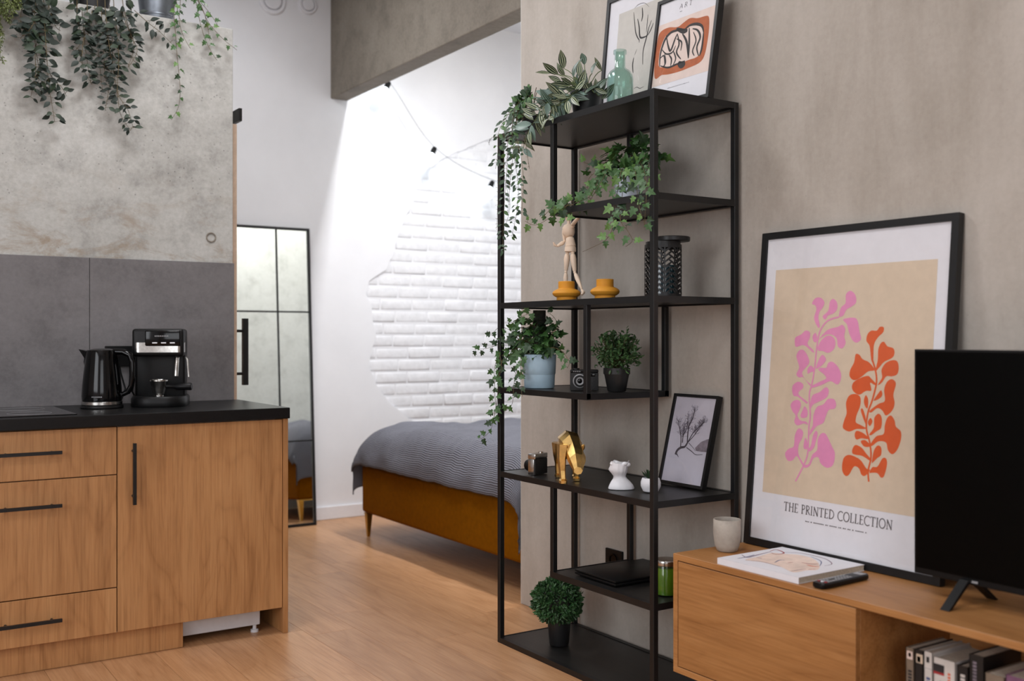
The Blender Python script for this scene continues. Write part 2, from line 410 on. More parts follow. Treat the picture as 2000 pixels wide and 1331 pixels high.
tag(wb, 'white plaster wall with a bared patch of painted bricks behind the bed', 'wall', kind='structure')
zc, row = .55, 0
while zc < 2.75:
    xx = 2.6 + (row % 2)*.125 + random.uniform(-.02, .02)
    while xx < 4.8:
        L = .238+random.uniform(-.012, .008); h = .070+random.uniform(-.004, .004)
        if any(inpoly(xx+a*L, zc+b*h) for a in (0, .25, .5, .75, 1) for b in (0, .5, 1)):
            pr = random.uniform(-.002, .003); b = MB(); y0 = YM+.0095-pr
            ring = lambda y, ins_: [Vector((xx+ins_+mnoise.noise(Vector((xx, zc, 1)))*.003, y, zc+ins_)), Vector((xx+L-ins_, y, zc+ins_+random.uniform(-.003, .003))), Vector((xx+L-ins_, y, zc+h-ins_)), Vector((xx+ins_, y, zc+h-ins_+random.uniform(-.003, .003)))]
            b.loft([ring(YM+.022, 0), ring(y0+.007, 0), ring(y0+.002, .004), ring(y0, .011)])
            b.build('brick', M_brick, wb, 75)
        xx += L+.012
    zc += .083; row += 1
tag(MB().box(1.2, XB, YM-.016, YM-.0005, .001, .085).build('baseboard_back', M_baseb, bevel=.003), 'white baseboard along the foot of the white back wall', 'baseboard', kind='structure')
tag(MB().box(2.735, 2.858, YE-.02, YM+.01, 2.76, ZC+.01).build('trim_1', M_beam, bevel=.006), 'raw concrete beam crossing above the sleeping alcove', 'beam', kind='structure')
# sliding door edge with rail and handle on the side of the kitchen block
dr = tag(MB().box(XK+.016, XK+.062, 4.75, 5.65, .01, 2.195).build('door_1', M_doorwood, bevel=.002), 'pale sliding door seen edge-on beside the concrete block', 'door', kind='structure')
MB().box(XK+.085, XK+.1, 4.79, 6.2, 2.222, 2.282).build('rail', M_black, dr)
hm = MB(); hz0, hz1 = .965, 1.285
hm.box(XK+.12, XK+.145, 4.83, 4.855, hz0, hz1)
for z in (hz0+.055, hz1-.06): hm.tube([(XK+.05, 4.842, z), (XK+.13, 4.842, z)], .007, 10)
hm.build('handle', M_black, dr)
# ------------------------------------------------------------------ kitchen
YF = 3.985
ZT0, ZT1 = .868, .912
def bar_handle(parent, a, b, out=Vector((0, -1, 0))):
    m = MB(); a = Vector(a); b = Vector(b); d = (b-a).normalized()
    s_ = d.cross(out)
    m.obox(a+out*.026, d, s_, out, 0, (b-a).length, -.006, .006, 0, .010)
    L = (b-a).length
    for t in (.03, L-.03): m.tube([a+d*t, a+d*t+out*.028], .005, 8)
    return m.build('handle', M_black, parent)
XD = .883
dc = thing('drawer_cabinet', 'oak kitchen cabinet with three drawers below the hob', 'cabinet', (.583, YF+.3, 0))
MB().box(XD-.6, XD-.0015, YF+.02, YK-.02, .10, ZT0-.002).build('body', M_kitv, dc)
for z0, z1, hz in ((.690, .864, .785), (.2725, .686, .595), (.104, .2685, .186)):
    d = MB().box(XD-.598, XD-.0025, YF, YF+.0195, z0, z1).build('drawer', M_kitv, dc, bevel=.001)
    bar_handle(d, (XD-.405, YF, hz), (XD-.195, YF, hz))
d2 = thing('drawer_cabinet', 'oak kitchen base cabinet at the left edge of the counter run', 'cabinet', (0, YF+.3, 0))
MB().box(-.32, XD-.602, YF+.02, YK-.02, .10, ZT0-.002).build('body', M_kitv, d2)
MB().box(-.318, XD-.603, YF, YF+.0195, .104, .864).build('door', M_kitv, d2, bevel=.001)
dw = thing('integrated_appliance', 'built-in kitchen appliance behind a tall oak door with bar handle', 'appliance', (1.2, YF+.3, 0))
MB().box(XD+.002, XK-.03, YF+.021, YK-.02, .10, ZT0-.003).build('body', M_appl, dw)
dd = MB().box(XD+.001, XK-.008, YF, YF+.0195, .104, .864).build('door', M_kitv, dw, bevel=.001)
bar_handle(dd, (XD+.055, YF, .575), (XD+.055, YF, .803))
MB().box(1.14, 1.455, YF+.075, YF+.3, .028, .098).build('appliance_base', M_appl, dw, bevel=.004)
MB().lathe((1.435, YF+.085, .0), [(.016, 0), (.016, .01), (.008, .012), (.008, .03)], 12).build('foot', M_appl, dw, True)
tag(MB().box(XK-.006, XK+.014, YF-.008, YK-.02, .001, ZT0-.001).build('side_panel', M_kitv, bevel=.001), 'narrow oak end panel closing the kitchen run', 'panel')
tag(MB().box(-.32, 1.132, YF+.03, YF+.046, .001, .099).build('plinth', M_kitv, bevel=.001), 'oak plinth board under the kitchen drawers', 'plinth')
tag(MB().box(-.34, XK+.018, YF-.02, YK-.016, ZT0, ZT1).build('worktop', M_worktop, bevel=.003), 'matt black kitchen worktop on the oak cabinets', 'worktop')
hb = thing('induction_hob', 'flat black glass hob set in the worktop left of the kettle', 'hob', (.45, 4.28, ZT1))
MB().box(.17, .752, YF+.04, YK-.1, ZT1, ZT1+.004).build('glass', M_hob, hb, bevel=.0015)
for cx, cy, r in ((.31, 4.15, .09), (.31, 4.40, .075), (.61, 4.15, .075), (.61, 4.40, .09)):
    MB().tube([(cx+r*math.cos(a*math.pi/16), cy+r*math.sin(a*math.pi/16), ZT1+.004) for a in range(33)], .0006, 4).build('zone_ring', M_grey, hb)
# kettle
kc = P(196, 797, z=ZT1); kc = Vector((.905, 4.35, ZT1))
kt = thing('electric_kettle', 'glossy black electric kettle beside the coffee machine', 'kettle', kc)
MB().lathe(kc, [(.079, 0), (.082, .004), (.08, .012), (.076, .014)], 40).build('power_base', M_plastic, kt, True)
MB().lathe(kc, [(.074, .014), (.0775, .016), (.0775, .027), (.075, .029)], 40).build('steel_band', M_steel, kt, True)
body = MB(); prof = [(.075, .029), (.0765, .05), (.074, .09), (.069, .14), (.0625, .19), (.059, .222), (.056, .232), (.03, .238), (1e-5, .239)]
body.lathe(kc, prof, 48); body.build('body', M_gloss, kt, True)
u = -Rv
sp = MB(); up = Vector((0, 0, 1)); sd = Fv
def ringpt(c, half, h, out): return [c+sd*half+up*h, c+u*out+up*(h*1.02), c-sd*half+up*h, c-sd*half*.6-up*h, c+u*(out*.1)-up*h*1.2, c+sd*half*.6-up*h]
sp.loft([[kc+u*.045+sd*.03+up*.226, kc+u*.06+up*.226, kc+u*.045-sd*.03+up*.226, kc+u*.052-sd*.02+up*.15, kc+u*.064+up*.145, kc+u*.052+sd*.02+up*.15],
         [kc+u*.075+sd*.014+up*.232, kc+u*.094+up*.236, kc+u*.075-sd*.014+up*.232, kc+u*.066-sd*.012+up*.2, kc+u*.074+up*.185, kc+u*.066+sd*.012+up*.2]])
sp.build('spout', M_gloss, kt)
hdl = [kc+Rv*a+up*b for a, b in ((.045, .226), (.085, .225), (.112, .212), (.121, .185), (.122, .13), (.118, .09), (.105, .066), (.085, .056), (.07, .056))]
MB().tube(hdl, [.012, .013, .013, .0125, .0115, .011, .011, .010, .009], 12).build('handle', M_gloss, kt, True)
lm = MB()
for j in range(7): lm.obox(kc+Rv*(-.01+j*.006)-Fv*.0755+up*.046, Rv, up, -Fv, 0, .0038, 0, .004, -.002, .0012)
lm.build('lettering', M_grey, kt)
# coffee machine
cc = Vector((1.135, 4.36, ZT1))
cu, cv = (Rv*.93+Vector((1, 0, 0))*.07).normalized(), None
cu = Vector((math.cos(R(-20)), math.sin(R(-20)), 0)); cn = Vector((cu.y, -cu.x, 0))   # width axis; front direction towards the viewer
cf = thing('espresso_machine', 'black espresso machine with steel band and portafilter on the worktop', 'coffee machine', cc)
def cbox(name, mat, a0, a1, b0, b1, z0, z1, bev=.004, seg=3, par=None):
    return MB().obox(cc, cu, up, cn, a0, a1, z0, z1, b0, b1).build(name, mat, par or cf, 40, bevel=bev, seg=seg)
cbox('body', M_plastic, -.1, .1, -.11, -.01, .03, .3, .012)
cbox('head', M_plastic, -.1, .1, -.11, .08, .205, .318, .012)
rb = MB(); 
def rr(hw, hd0, hd1, rad, z, n=8):
    pts = []
    for cx, cy, a0 in ((hw-rad, hd1-rad, 0), (-hw+rad, hd1-rad, 90), (-hw+.006, hd0+.006, 180), (hw-.006, hd0+.006, 270)):
        r_ = rad if a0 < 180 else .006
        for j in range(n+1):
            a = R(a0+90*j/n); pts.append(cc+cu*(cx+r_*math.cos(a))+cn*(cy+r_*math.sin(a))+up*z)
    return pts
rb.loft([rr(.108, -.115, .115, .085, .0), rr(.110, -.117, .118, .086, .006), rr(.110, -.117, .118, .086, .034), rr(.104, -.112, .112, .08, .042)])
rb.build('drip_tray', M_plastic, cf, 40)
sb = MB(); sb.loft([rr(.102, .0, .0835, .03, .222), rr(.102, .0, .0835, .03, .262)]); sb.build('steel_band', M_steel, cf, 40)
cbox('control_panel', M_gloss, -.05, .088, .06, .0865, .247, .312, .006)
for a in (-.022, .012, .046): cbox('button', M_whitecer, a, a+.02, .08, .0885, .258, .263, .001, 1)
for j in range(8): cbox('lettering', M_grey, -.012+j*.0068, -.012+j*.0068+.004, .08, .0872, .286, .2905, 0) if j == 0 else None
lt = MB()
for j in range(1, 8): lt.obox(cc, cu, up, cn, -.012+j*.0068, -.012+j*.0068+.004, .286, .2905, .08, .0872)
lt.build('lettering', M_grey, cf)
pf = cc+cu*.0+cn*.04
MB().lathe(pf, [(.022, .052), (.024, .06), (.028, .07), (.0335, .1), (.037, .104), (.037, .109), (.033, .11), (.031, .09), (1e-5, .088)], 28).build('portafilter_basket', M_steel, cf, True)
MB().lathe(pf, [(.02, .042), (.02, .047), (.012, .05), (.012, .056)], 20).build('spout', M_steel, cf, True)
pd = (cu*.97+cn*.25).normalized()
MB().tube([pf+pd*.03+up*.082, pf+pd*.06+up*.082, pf+pd*.075+up*.081, pf+pd*.13+up*.082, pf+pd*.136+up*.082], [.007, .008, .014, .016, .012], 12).build('portafilter_handle', M_plastic, cf, True)
MB().tube([cc+cu*.07+cn*.055+up*.21, cc+cu*.072+cn*.06+up*.2, cc+cu*.068+cn*.065+up*.125], [.004, .009, .009], 10).build('steam_wand', M_steel, cf, True)
MB().tube([cc+cu*.104+cn*.03+up*.2, cc+cu*.11+cn*.035+up*.19, cc+cu*.116+cn*.04+up*.12], .0045, 8).build('steam_pipe', M_steel, cf, True)
# wall sockets behind the kettle with plug and cord
sx = P(205, 700, Y=YK-.02).x; sx1 = P(270, 700, Y=YK-.02).x
sz1, sz0 = P(240, 676, Y=YK-.02).z, P(240, 716, Y=YK-.02).z
so = thing('wall_socket', 'black double wall socket with plugs between kettle and coffee machine', 'socket', (sx, YK-.014, sz0))
MB().box(sx, sx1+.02, YK-.03, YK-.0145, sz0, sz1).build('plate', M_plastic, so, bevel=.002)
for i, a in enumerate((.035, .115)):
    MB().lathe((0, 0, 0), [(.019, 0), (.019, .02), (.014, .034), (1e-5, .036)], 20).build('plug', M_plastic, so, True).matrix_parent_inverse = Matrix.Translation(-Vector((sx, YK-.014, sz0))) @ Matrix.Translation((sx+a, YK-.03, (sz0+sz1)/2)) @ Matrix.Rotation(R(90), 4, 'X')
cord = [P(262, 708, Y=YK-.06), P(263, 740, Y=YK-.05), P(258, 765, Y=YK-.04), P(268, 782, Y=YK-.035), Vector((1.08, YK-.06, ZT1+.006))]
cord += [Vector((1.11, YK-.12, ZT1+.006))]
tag(MB().tube(cord, .004, 8).build('power_cord', M_plastic, None, True), 'black power cord dropping from the wall socket to the espresso machine', 'cord')
cord = [P(232, 708, Y=YK-.06), P(236, 730, Y=YK-.05), P(245, 760, Y=YK-.05), Vector((1.02, YK-.07, ZT1+.008)), Vector((.98, YK-.13, ZT1+.006)), Vector((.95, 4.43, ZT1+.006))]
tag(MB().tube(cord, .004, 8).build('power_cord', M_plastic, None, True), 'black power cord dropping from the wall socket to the kettle', 'cord')

# ------------------------------------------------------------------ mirror
mz1 = 1.89; my0, my1 = 6.155, 6.272
mX1 = 2.572; cw = .222; mX0 = mX1-.80; mW = .80
mv = Vector((0, my1-my0, mz1)).normalized(); mL = math.hypot(my1-my0, mz1); mu_ = Vector((1, 0, 0)); mn = mu_.cross(mv)
mo = Vector((mX0, my0, .002))
mr = thing('floor_mirror', 'tall leaning mirror with black grid frame on the floor', 'mirror', ((mX0+mX1)/2, my0, 0))
MB().obox(mo, mu_, mv, mn, .006, mW-.006, .006, mL-.006, -.008, 0).build('glass', M_mirror, mr)
b = MB(); t = .0075
for a0, a1, b0, b1 in ((0, 2*t, 0, mL), (mW-2*t, mW, 0, mL), (2*t, mW-2*t, 0, 2*t), (2*t, mW-2*t, mL-2*t, mL)):
    b.obox(mo, mu_, mv, mn, a0, a1, b0, b1, -.014, .010)
b.build('frame', M_black, mr)
for i in (cw, mW-cw): MB().obox(mo, mu_, mv, mn, i-.005, i+.005, .01, mL-.01, 0, .005).build('glazing_bar', M_black, mr)
for z in (1.355, .535): MB().obox(mo, mu_, mv, mn, .01, mW-.01, z-.005, z+.005, 0, .0045).build('glazing_bar', M_black, mr)
# ------------------------------------------------------------------ wall vents
for i, (px, py, r, lab) in enumerate(((531, 2, .088, 'larger round white vent high on the back wall'), (600, 10, .062, 'smaller round white vent high on the back wall'))):
    c = P(px, py, Y=YM); v = thing('wall_vent', lab, 'vent', (c.x, YM, c.z), 'round vents on the back wall')
    def ylathe(name, prof, mt):
        o = MB().lathe((0, 0, 0), prof, 36).build(name, mt, v, True)
        o.matrix_parent_inverse = Matrix.Rotation(R(90), 4, 'X'); return o
    ylathe('collar', [(r, 0), (r, .012), (r*.93, .018), (r*.74, .018), (r*.72, .004)], M_whitecer)
    ylathe('disc', [(r*.64, .002), (r*.64, .022), (r*.6, .026), (1e-5, .026)], M_whitecer)
# ------------------------------------------------------------------ bed
bx0, by1 = 2.655, 5.66; by0 = 3.90; bx1 = 4.72
bd = thing('bed', 'ochre velvet upholstered bed on brass legs in the alcove', 'bed', ((bx0+bx1)/2, (by0+by1)/2, 0))
MB().box(bx0, bx1, by0, by1, .145, .43).build('upholstered_base', M_velvet, bd, 40, bevel=.022, seg=4)
MB().box(bx0+.03, bx1-.02, by0+.03, by1-.03, .43, .585).build('mattress', M_paper, bd, 40, bevel=.05, seg=4)
for x, y, s in ((bx0+.03, by1-.035, -1), (bx0+.03, by0+.035, 1), (bx1-.05, by1-.035, -1), (bx1-.05, by0+.035, 1)):
    l = MB(); l.loft([[Vector((x+a*.008, y+b_*.008, .001)) for a, b_ in ((-1,-1),(1,-1),(1,1),(-1,1))], [Vector((x+a*.018, y+b_*.018, .14)) for a, b_ in ((-1,-1),(1,-1),(1,1),(-1,1))]])
    l.box(x-.02, x+.09, y-.02, y+.02, .136, .1445)
    l.build('leg', M_brass, bd)
# blanket
def blanket():
    r = .17; z_top = .655; xe, ye = bx0-.022+r, by1+.028-r; yl = by0-.03+r
    nu, nv = 130, 150
    A0, A1 = -0.315, 1.75; B0, B1 = -.46, by1-by0+.05+.42-.3
    vs, uv = [], []
    for i in range(nu+1):
        for j in range(nv+1):
            a = A0+(A1-A0)*i/nu; b = B0+(B1-B0)*j/nv       # a: distance inwards from the foot edge, b: inwards from the left edge
            def fold(d, mx):
                if d >= 0: return d, 0, 0
                d = -d
                th = d/r
                if th < math.pi/2: return -r*math.sin(th), r*(1-math.cos(th)), 0
                return -r, r+(d-r*math.pi/2), 1
            amin = -.385+.02*math.sin(b*5)
            fa, da, _ = fold(a, 0); fb, db, _ = fold(b, 0)
            L = by1-by0+.006
            fr, dr_, _ = fold(L-2*r-b, 0) if b > L-2*r else (0, 0, 0)
            x = xe+fa; y = ye-fb if b <= L-2*r else ye-(L-2*r)+fr
            dz = math.sqrt(da*da+db*db+dr_*dr_) if (da < r or db < r) else max(da, db)+.22*min(da, db)
            n1 = mnoise.noise(Vector((a*3.1, b*2.6, 0)))*.024+mnoise.noise(Vector((a*9, b*6, 3)))*.014+mnoise.noise(Vector((a*6, b*19, 5)))*.009
            crown = .03*math.exp(-((b-.9)/.8)**2)
            z = z_top-dz+n1*(1 if dz < r else .4)+crown*(1 if dz < .02 else max(0, 1-dz/.2))
            hang = max(0, da-r*.7)
            x -= (.006+.014*(.5+.5*math.sin(b*16+math.sin(b*5)*2)))*min(1, hang/.08)+abs(n1)*.25
            hang = max(0, db-r*.7)
            y += (.012+.02*(.5+.5*math.sin(a*13)))*min(1, hang/.1)+abs(n1)*.25
            vs.append((x, y, z)); uv.append((a, b))
    fs = [(i*(nv+1)+j, i*(nv+1)+j+1, (i+1)*(nv+1)+j+1, (i+1)*(nv+1)+j) for i in range(nu) for j in range(nv)]
    me = bpy.data.meshes.new('blanket'); me.from_pydata(vs, [], fs); me.materials.append(M_blanket)
    ul = me.uv_layers.new(name='UVMap')
    for lp in me.loops: ul.data[lp.index].uv = uv[lp.vertex_index]
    for p in me.polygons: p.use_smooth = True
    o = bpy.data.objects.new('blanket', me); C.objects.link(o)
    so_ = o.modifiers.new('thickness', 'SOLIDIFY'); so_.thickness = .008; so_.offset = 1
    return tag(o, 'crinkled blue-grey striped blanket spread over the bed', 'blanket')
blanket()
# ------------------------------------------------------------------ string lights
ys = YM-.13
sl = [P(700, 120, Y=ys), P(760, 160, Y=ys), P(848, 287, Y=ys), P(963, 352, Y=ys), P(1075, 372, Y=ys), P(1180, 340, Y=ys)]
def catmull(pts, n=8, closed=False):
    pts = [Vector(p) for p in pts]; out = []; L = len(pts)
    rng = range(L) if closed else range(L-1)
    for i in rng:
        g = (lambda k: pts[k % L]) if closed else (lambda k: pts[max(0, min(L-1, k))])
        p0, p1, p2, p3 = g(i-1), g(i), g(i+1), g(i+2)
        for j in range(n):
            t = j/n
            out.append(.5*((2*p1)+(p2-p0)*t+(2*p0-5*p1+4*p2-p3)*t*t+(3*p1-p0-3*p2+p3)*t**3))
    if not closed: out.append(pts[-1])
    return out
st = thing('string_lights', 'string of glowing white bulbs hung across the alcove wall', 'string lights', sl[1])
MB().tube(catmull(sl, 6), .0026, 6).build('cable', M_grey, st)
for (px, py) in ((757, 166), (847, 294), (960, 360), (1075, 380), (1180, 350)):
    c = P(px, py, Y=ys)
    ax_ = Vector((-.5, -.15, -.85)).normalized(); tf = Matrix.Translation(c) @ Vector((0, 0, -1)).rotation_difference(ax_).to_matrix().to_4x4()
    k = MB().lathe((0, 0, 0), [(.006, .024), (.016, .022), (.019, .0), (.017, -.03)], 16); k.v = [tuple(tf @ Vector(v)) for v in k.v]; k = k.build('bulb_socket', M_plastic, st, True)
    g = MB().lathe((0, 0, 0), [(.013, -.03), (.022, -.04), (.036, -.06), (.042, -.082), (.036, -.105), (.02, -.12), (1e-5, -.125)], 24); g.v = [tuple(tf @ Vector(v)) for v in g.v]; g.build('bulb', M_bulb, k, True)

# ------------------------------------------------------------------ shelf unit
T = .02
SX0, SX1, SY0, SY1 = 2.182, 2.562, 2.487, 3.408
LV = [.02+.328*0, .345, .672, 1.0, 1.33, 1.66, 1.99]
def shelf_level(k): return LV[k]
su = thing('shelving_unit', 'tall open black metal shelving unit against the plaster wall', 'shelf', ((SX0+SX1)/2, (SY0+SY1)/2, 0))
YA, YB = 3.044, 2.846       # inner ends of the half-width shelves
ZTOP = LV[6]
for x in (SX0, SX1-T):
    for y in (SY0, SY1-T):
        MB().box(x, x+T, y, y+T, .0005, ZTOP).build('post', M_black, su, bevel=.0012, seg=1)
def plate(k, y0, y1):
    z = LV[k]
    MB().box(SX0+T, SX1-T, y0+.004, y1-.004, z-.016, z-.002).build('shelf_board', M_blackwood, su, bevel=.001, seg=1)
    f = MB(); h = .022
    f.box(SX0+.0005, SX0+T, y0, y1, z-h, z); f.box(SX1-T, SX1-.0005, y0, y1, z-h, z)
    f.box(SX0+T, SX1-T, y0, y0+.004, z-h, z); f.box(SX0+T, SX1-T, y1-.004, y1, z-h, z)
    f.build('shelf_frame', M_black, su)
for k in (0, 2, 4, 6): plate(k, SY0+(.0005), SY1-.0005)
plate(5, SY0+.0005, YA+T/2); plate(3, YB-T/2, SY1-.0005); plate(1, SY0+.0005, YA+T/2)
for y, za, zb in ((YA, LV[5], LV[6]), (YB, LV[3], LV[4]), (YA, LV[1], LV[2])):
    for x in (SX0, SX1-T): MB().box(x+.0006, x+T-.0006, y-T/2, y+T/2, za-.02, zb-.022).build('hanging_post', M_black, su, bevel=.0012, seg=1)
kp = P(1285, 314, X=XW)
hk = thing('wall_hook', 'small black knob on the plaster wall behind the front shelf post', 'hook', (XW, kp.y, kp.z))
o = MB().lathe((0, 0, 0), [(.006, 0), (.006, .018), (.013, .022), (.013, .034), (.010, .037), (1e-5, .037)], 20).build('knob', M_black, hk, True); o.matrix_parent_inverse = Matrix.Rotation(R(-90), 4, 'Y')
o = MB().lathe((0, 0, 0), [(.012, .0002), (.012, .003), (.006, .004)], 20).build('base_plate', M_black, hk, True); o.matrix_parent_inverse = Matrix.Rotation(R(-90), 4, 'Y')
# ------------------------------------------------------------------ pictures
class Plane:
    def __init__(s, o, u, v, n): s.o, s.u, s.v, s.n = Vector(o), Vector(u), Vector(v), Vector(n)
    def at(s, a, b, h=0): return s.o+s.u*a+s.v*b+s.n*h
    def px(s, x, y):
        d = ray(x, y); o = Vector((0, 0, CAMZ)); t = (s.o-o).dot(s.n)/d.dot(s.n); q = o+d*t-s.o
        return (q.dot(s.u), q.dot(s.v))
def ribbon(m, pl, pts, wd, h, taper=False):
    pts = [Vector((p[0], p[1], 0)) for p in pts]; n = len(pts); vs = []
    for i, p in enumerate(pts):
        t = (pts[min(i+1, n-1)]-pts[max(i-1, 0)]).normalized(); s_ = Vector((-t.y, t.x, 0))
        w_ = (wd[i] if hasattr(wd, '__len__') else wd)/2
        if taper: w_ *= .35+.65*math.sin(math.pi*min(1, max(0, (i+.4)/n)))
        vs += [pl.at(p.x+s_.x*w_, p.y+s_.y*w_, h), pl.at(p.x-s_.x*w_, p.y-s_.y*w_, h)]
    m.add(vs, [(2*i, 2*i+1, 2*i+3, 2*i+2) for i in range(n-1)])
def blob(m, pl, pts, h, n=5):
    q = catmull([Vector((a, b, 0)) for a, b in pts], n, True)
    m.add([pl.at(p.x, p.y, h) for p in q], [tuple(range(len(q)))])
def rect(m, pl, a0, a1, b0, b1, h): m.add([pl.at(a0, b0, h), pl.at(a1, b0, h), pl.at(a1, b1, h), pl.at(a0, b1, h)], [(0, 1, 2, 3)])
def picture(name, label, cat, X0, Yleft, z0, wd, ht, lean, bw, depth, dp=.006):
    a = lean; u_ = Vector((0, -1, 0)); v_ = Vector((math.sin(a), 0, math.cos(a))); n_ = Vector((-math.cos(a), 0, math.sin(a)))
    o = Vector((X0, Yleft, z0+depth*math.sin(a)+.0005)); pl_ = Plane(o, u_, v_, n_)
    t_ = thing(name, label, cat, o)
    f = MB()
    for a0, a1, b0, b1 in ((0, bw, 0, ht), (wd-bw, wd, 0, ht), (bw, wd-bw, 0, bw), (bw, wd-bw, ht-bw, ht)): f.obox(o, u_, v_, n_, a0, a1, b0, b1, -depth, 0)
    f.build('frame', M_black, t_)
    MB().obox(o, u_, v_, n_, bw-.003, wd-bw+.003, bw-.003, ht-bw+.003, -depth+.001, -dp-.002).build('backing', M_plastic, t_)
    b_ = MB(); rect(b_, pl_, bw-.002, wd-bw+.002, bw-.002, ht-bw+.002, -dp-.0015); b_.build('paper', M_paper, t_)
    g = MB(); rect(g, pl_, bw-.001, wd-bw+.001, bw-.001, ht-bw+.001, -.003); g.build('glass_pane', M_pane, t_)
    pl2 = Plane(pl_.at(0, 0, -dp-.0015), u_, v_, n_)
    return t_, pl2
GL = {'T': (.62, [((0, 1), (.62, 1), .6), ((.31, 1), (.31, 0), 1), ((.2, 0), (.42, 0), .5), ((0, 1), (0, .86), .5), ((.62, 1), (.62, .86), .5)]),
      'H': (.72, [((.1, 0), (.1, 1), 1), ((.62, 0), (.62, 1), 1), ((.1, .52), (.62, .52), .55), ((0, 0), (.2, 0), .5), ((0, 1), (.2, 1), .5), ((.52, 0), (.72, 0), .5), ((.52, 1), (.72, 1), .5)]),
      'E': (.5, [((.1, 0), (.1, 1), 1), ((0, 1), (.48, 1), .5), ((.1, .52), (.4, .52), .5), ((0, 0), (.5, 0), .5), ((.48, 1), (.48, .87), .5), ((.5, 0), (.5, .14), .5)]),
      'P': (.5, [((.1, 0), (.1, 1), 1), ((0, 0), (.22, 0), .5), ((0, 1), (.1, 1), .5), 'bowl']),
      'R': (.58, [((.1, 0), (.1, 1), 1), ((0, 0), (.22, 0), .5), ((0, 1), (.1, 1), .5), 'bowl', ((.25, .48), (.58, 0), 1)]),
      'I': (.22, [((.11, 0), (.11, 1), 1), ((0, 0), (.22, 0), .5), ((0, 1), (.22, 1), .5)]),
      'N': (.72, [((.1, 0), (.1, 1), .6), ((.08, 1), (.64, 0), 1.1), ((.64, 0), (.64, 1), .6), ((0, 0), (.2, 0), .5), ((.54, 1), (.74, 1), .5)]),
      'D': (.68, [((.1, 0), (.1, 1), 1), ((0, 0), (.1, 0), .5), ((0, 1), (.1, 1), .5), 'dee']),
      'C': (.66, ['cee']), 'O': (.78, ['oh']),
      'L': (.48, [((.1, 0), (.1, 1), 1), ((0, 1), (.2, 1), .5), ((0, 0), (.48, 0), .5), ((.48, 0), (.48, .15), .5)]),
      'A': (.7, [((.04, 0), (.35, 1), .55), ((.35, 1), (.66, 0), 1.1), ((.14, .35), (.55, .35), .5)])}
def arc(cx, cy, rx, ry, a0, a1, n=14): return [(cx+rx*math.cos(R(a0+(a1-a0)*i/n)), cy+ry*math.sin(R(a0+(a1-a0)*i/n))) for i in range(n+1)]
def text(m, pl, s, a, b, h, width, hh, stroke=.12, gap=.16, shear=0):
    tot = sum(GL[c][0]+gap if c != ' ' else .42 for c in s)-gap
    k = width/tot; x = 0
    for c in s:
        if c == ' ': x += .42; continue
        w_, ss = GL[c]
        for q in ss:
            if q == 'bowl': pts, wt = [(.1, 1)]+arc(.22, .75, .26, .25, 90, -90, 10)+[(.1, .5)], .75
            elif q == 'dee': pts, wt = [(.1, 1)]+arc(.2, .5, .48, .5, 90, -90, 14)+[(.1, 0)], .8
            elif q == 'cee': pts, wt = arc(.42, .5, .42, .52, 48, 312, 18), .8
            elif q == 'oh': pts, wt = arc(.39, .5, .39, .52, 0, 360, 24), .85
            else: pts, wt = [q[0], q[1]], q[2]
            P_ = [(a+k*(x+p[0]+shear*p[1]), b+h*p[1]) for p in pts]
            if len(P_) == 2:
                d_ = Vector((P_[1][0]-P_[0][0], P_[1][1]-P_[0][1])).normalized()*h*stroke*.2
                P_ = [(P_[0][0]-d_.x, P_[0][1]-d_.y), (P_[1][0]+d_.x, P_[1][1]+d_.y)]
            ribbon(m, pl, P_, h*stroke*wt, hh)
        x += w_+gap
# ---- large poster on the TV stand
ZS = .530                         # top of the TV stand
p_, pl = picture('framed_poster', 'large black framed print of pink and orange leaf branches on the stand', 'picture', 2.463, 2.372, ZS, .708, 1.008, math.asin(.088), .022, .024)
def TA(q): return [pl.px(1500+a/4.753, 540+b/4.753) for a, b in q]
def TB(q): return [pl.px(1500+a/4.16, 740+b/4.16) for a, b in q]
b = MB(); a0, bt = pl.px(1519, 528); a1, bb = pl.px(1490, 962); rect(b, pl, .062, .708-.062, (bb+pl.px(1790, 1010)[1])/2, bt, .0004); b.build('print_ground', M_cream, p_)
pinkA = [[(410,255),(440,205),(490,200),(525,240),(510,290),(480,330),(470,390),(482,460),(470,480),(440,430),(430,380),(450,310),(440,270)],
 [(525,400),(510,370),(560,320),(575,240),(605,210),(640,240),(645,300),(610,345),(560,365),(540,395)],
 [(660,372),(680,290),(720,250),(725,170),(765,135),(810,170),(820,240),(780,280),(730,310),(700,365)],
 [(700,400),(800,385),(835,420),(850,510),(865,580),(830,615),(790,600),(755,530),(735,450)],
 [(475,585),(520,530),(570,490),(650,470),(690,450),(718,490),(710,560),(722,620),(690,670),(650,650),(640,580),(600,545),(550,540),(510,560)],
 [(462,660),(500,590),(560,550),(610,570),(628,620),(610,680),(560,712),(510,695),(470,690)],
 [(250,600),(260,565),(310,540),(350,505),(390,520),(390,570),(370,630),(425,690),(418,708),(360,655),(320,640),(260,655)],
 [(415,560),(440,525),(458,560),(450,610),(425,605)],
 [(265,740),(290,690),(330,685),(370,740),(385,800),(350,850),(325,880),(320,910),(350,960),(398,1005),(385,1010),(330,940),(290,940),(265,910),(290,850),(280,800)],
 [(445,855),(480,760),(510,730),(540,770),(520,810),(480,845)], [(370,905),(370,860),(400,830),(430,860),(425,885),(400,890)],
 [(470,870),(490,850),(540,850),(560,805),(600,795),(650,840),(680,910),(670,980),(640,1005),(580,975),(500,1010),(415,1035),(405,1020),(480,980),(540,950),(520,910)],
 [(225,1060),(235,1010),(280,980),(325,1000),(325,1040),(290,1070),(290,1105),(365,1165),(358,1182),(280,1120),(240,1110)]]
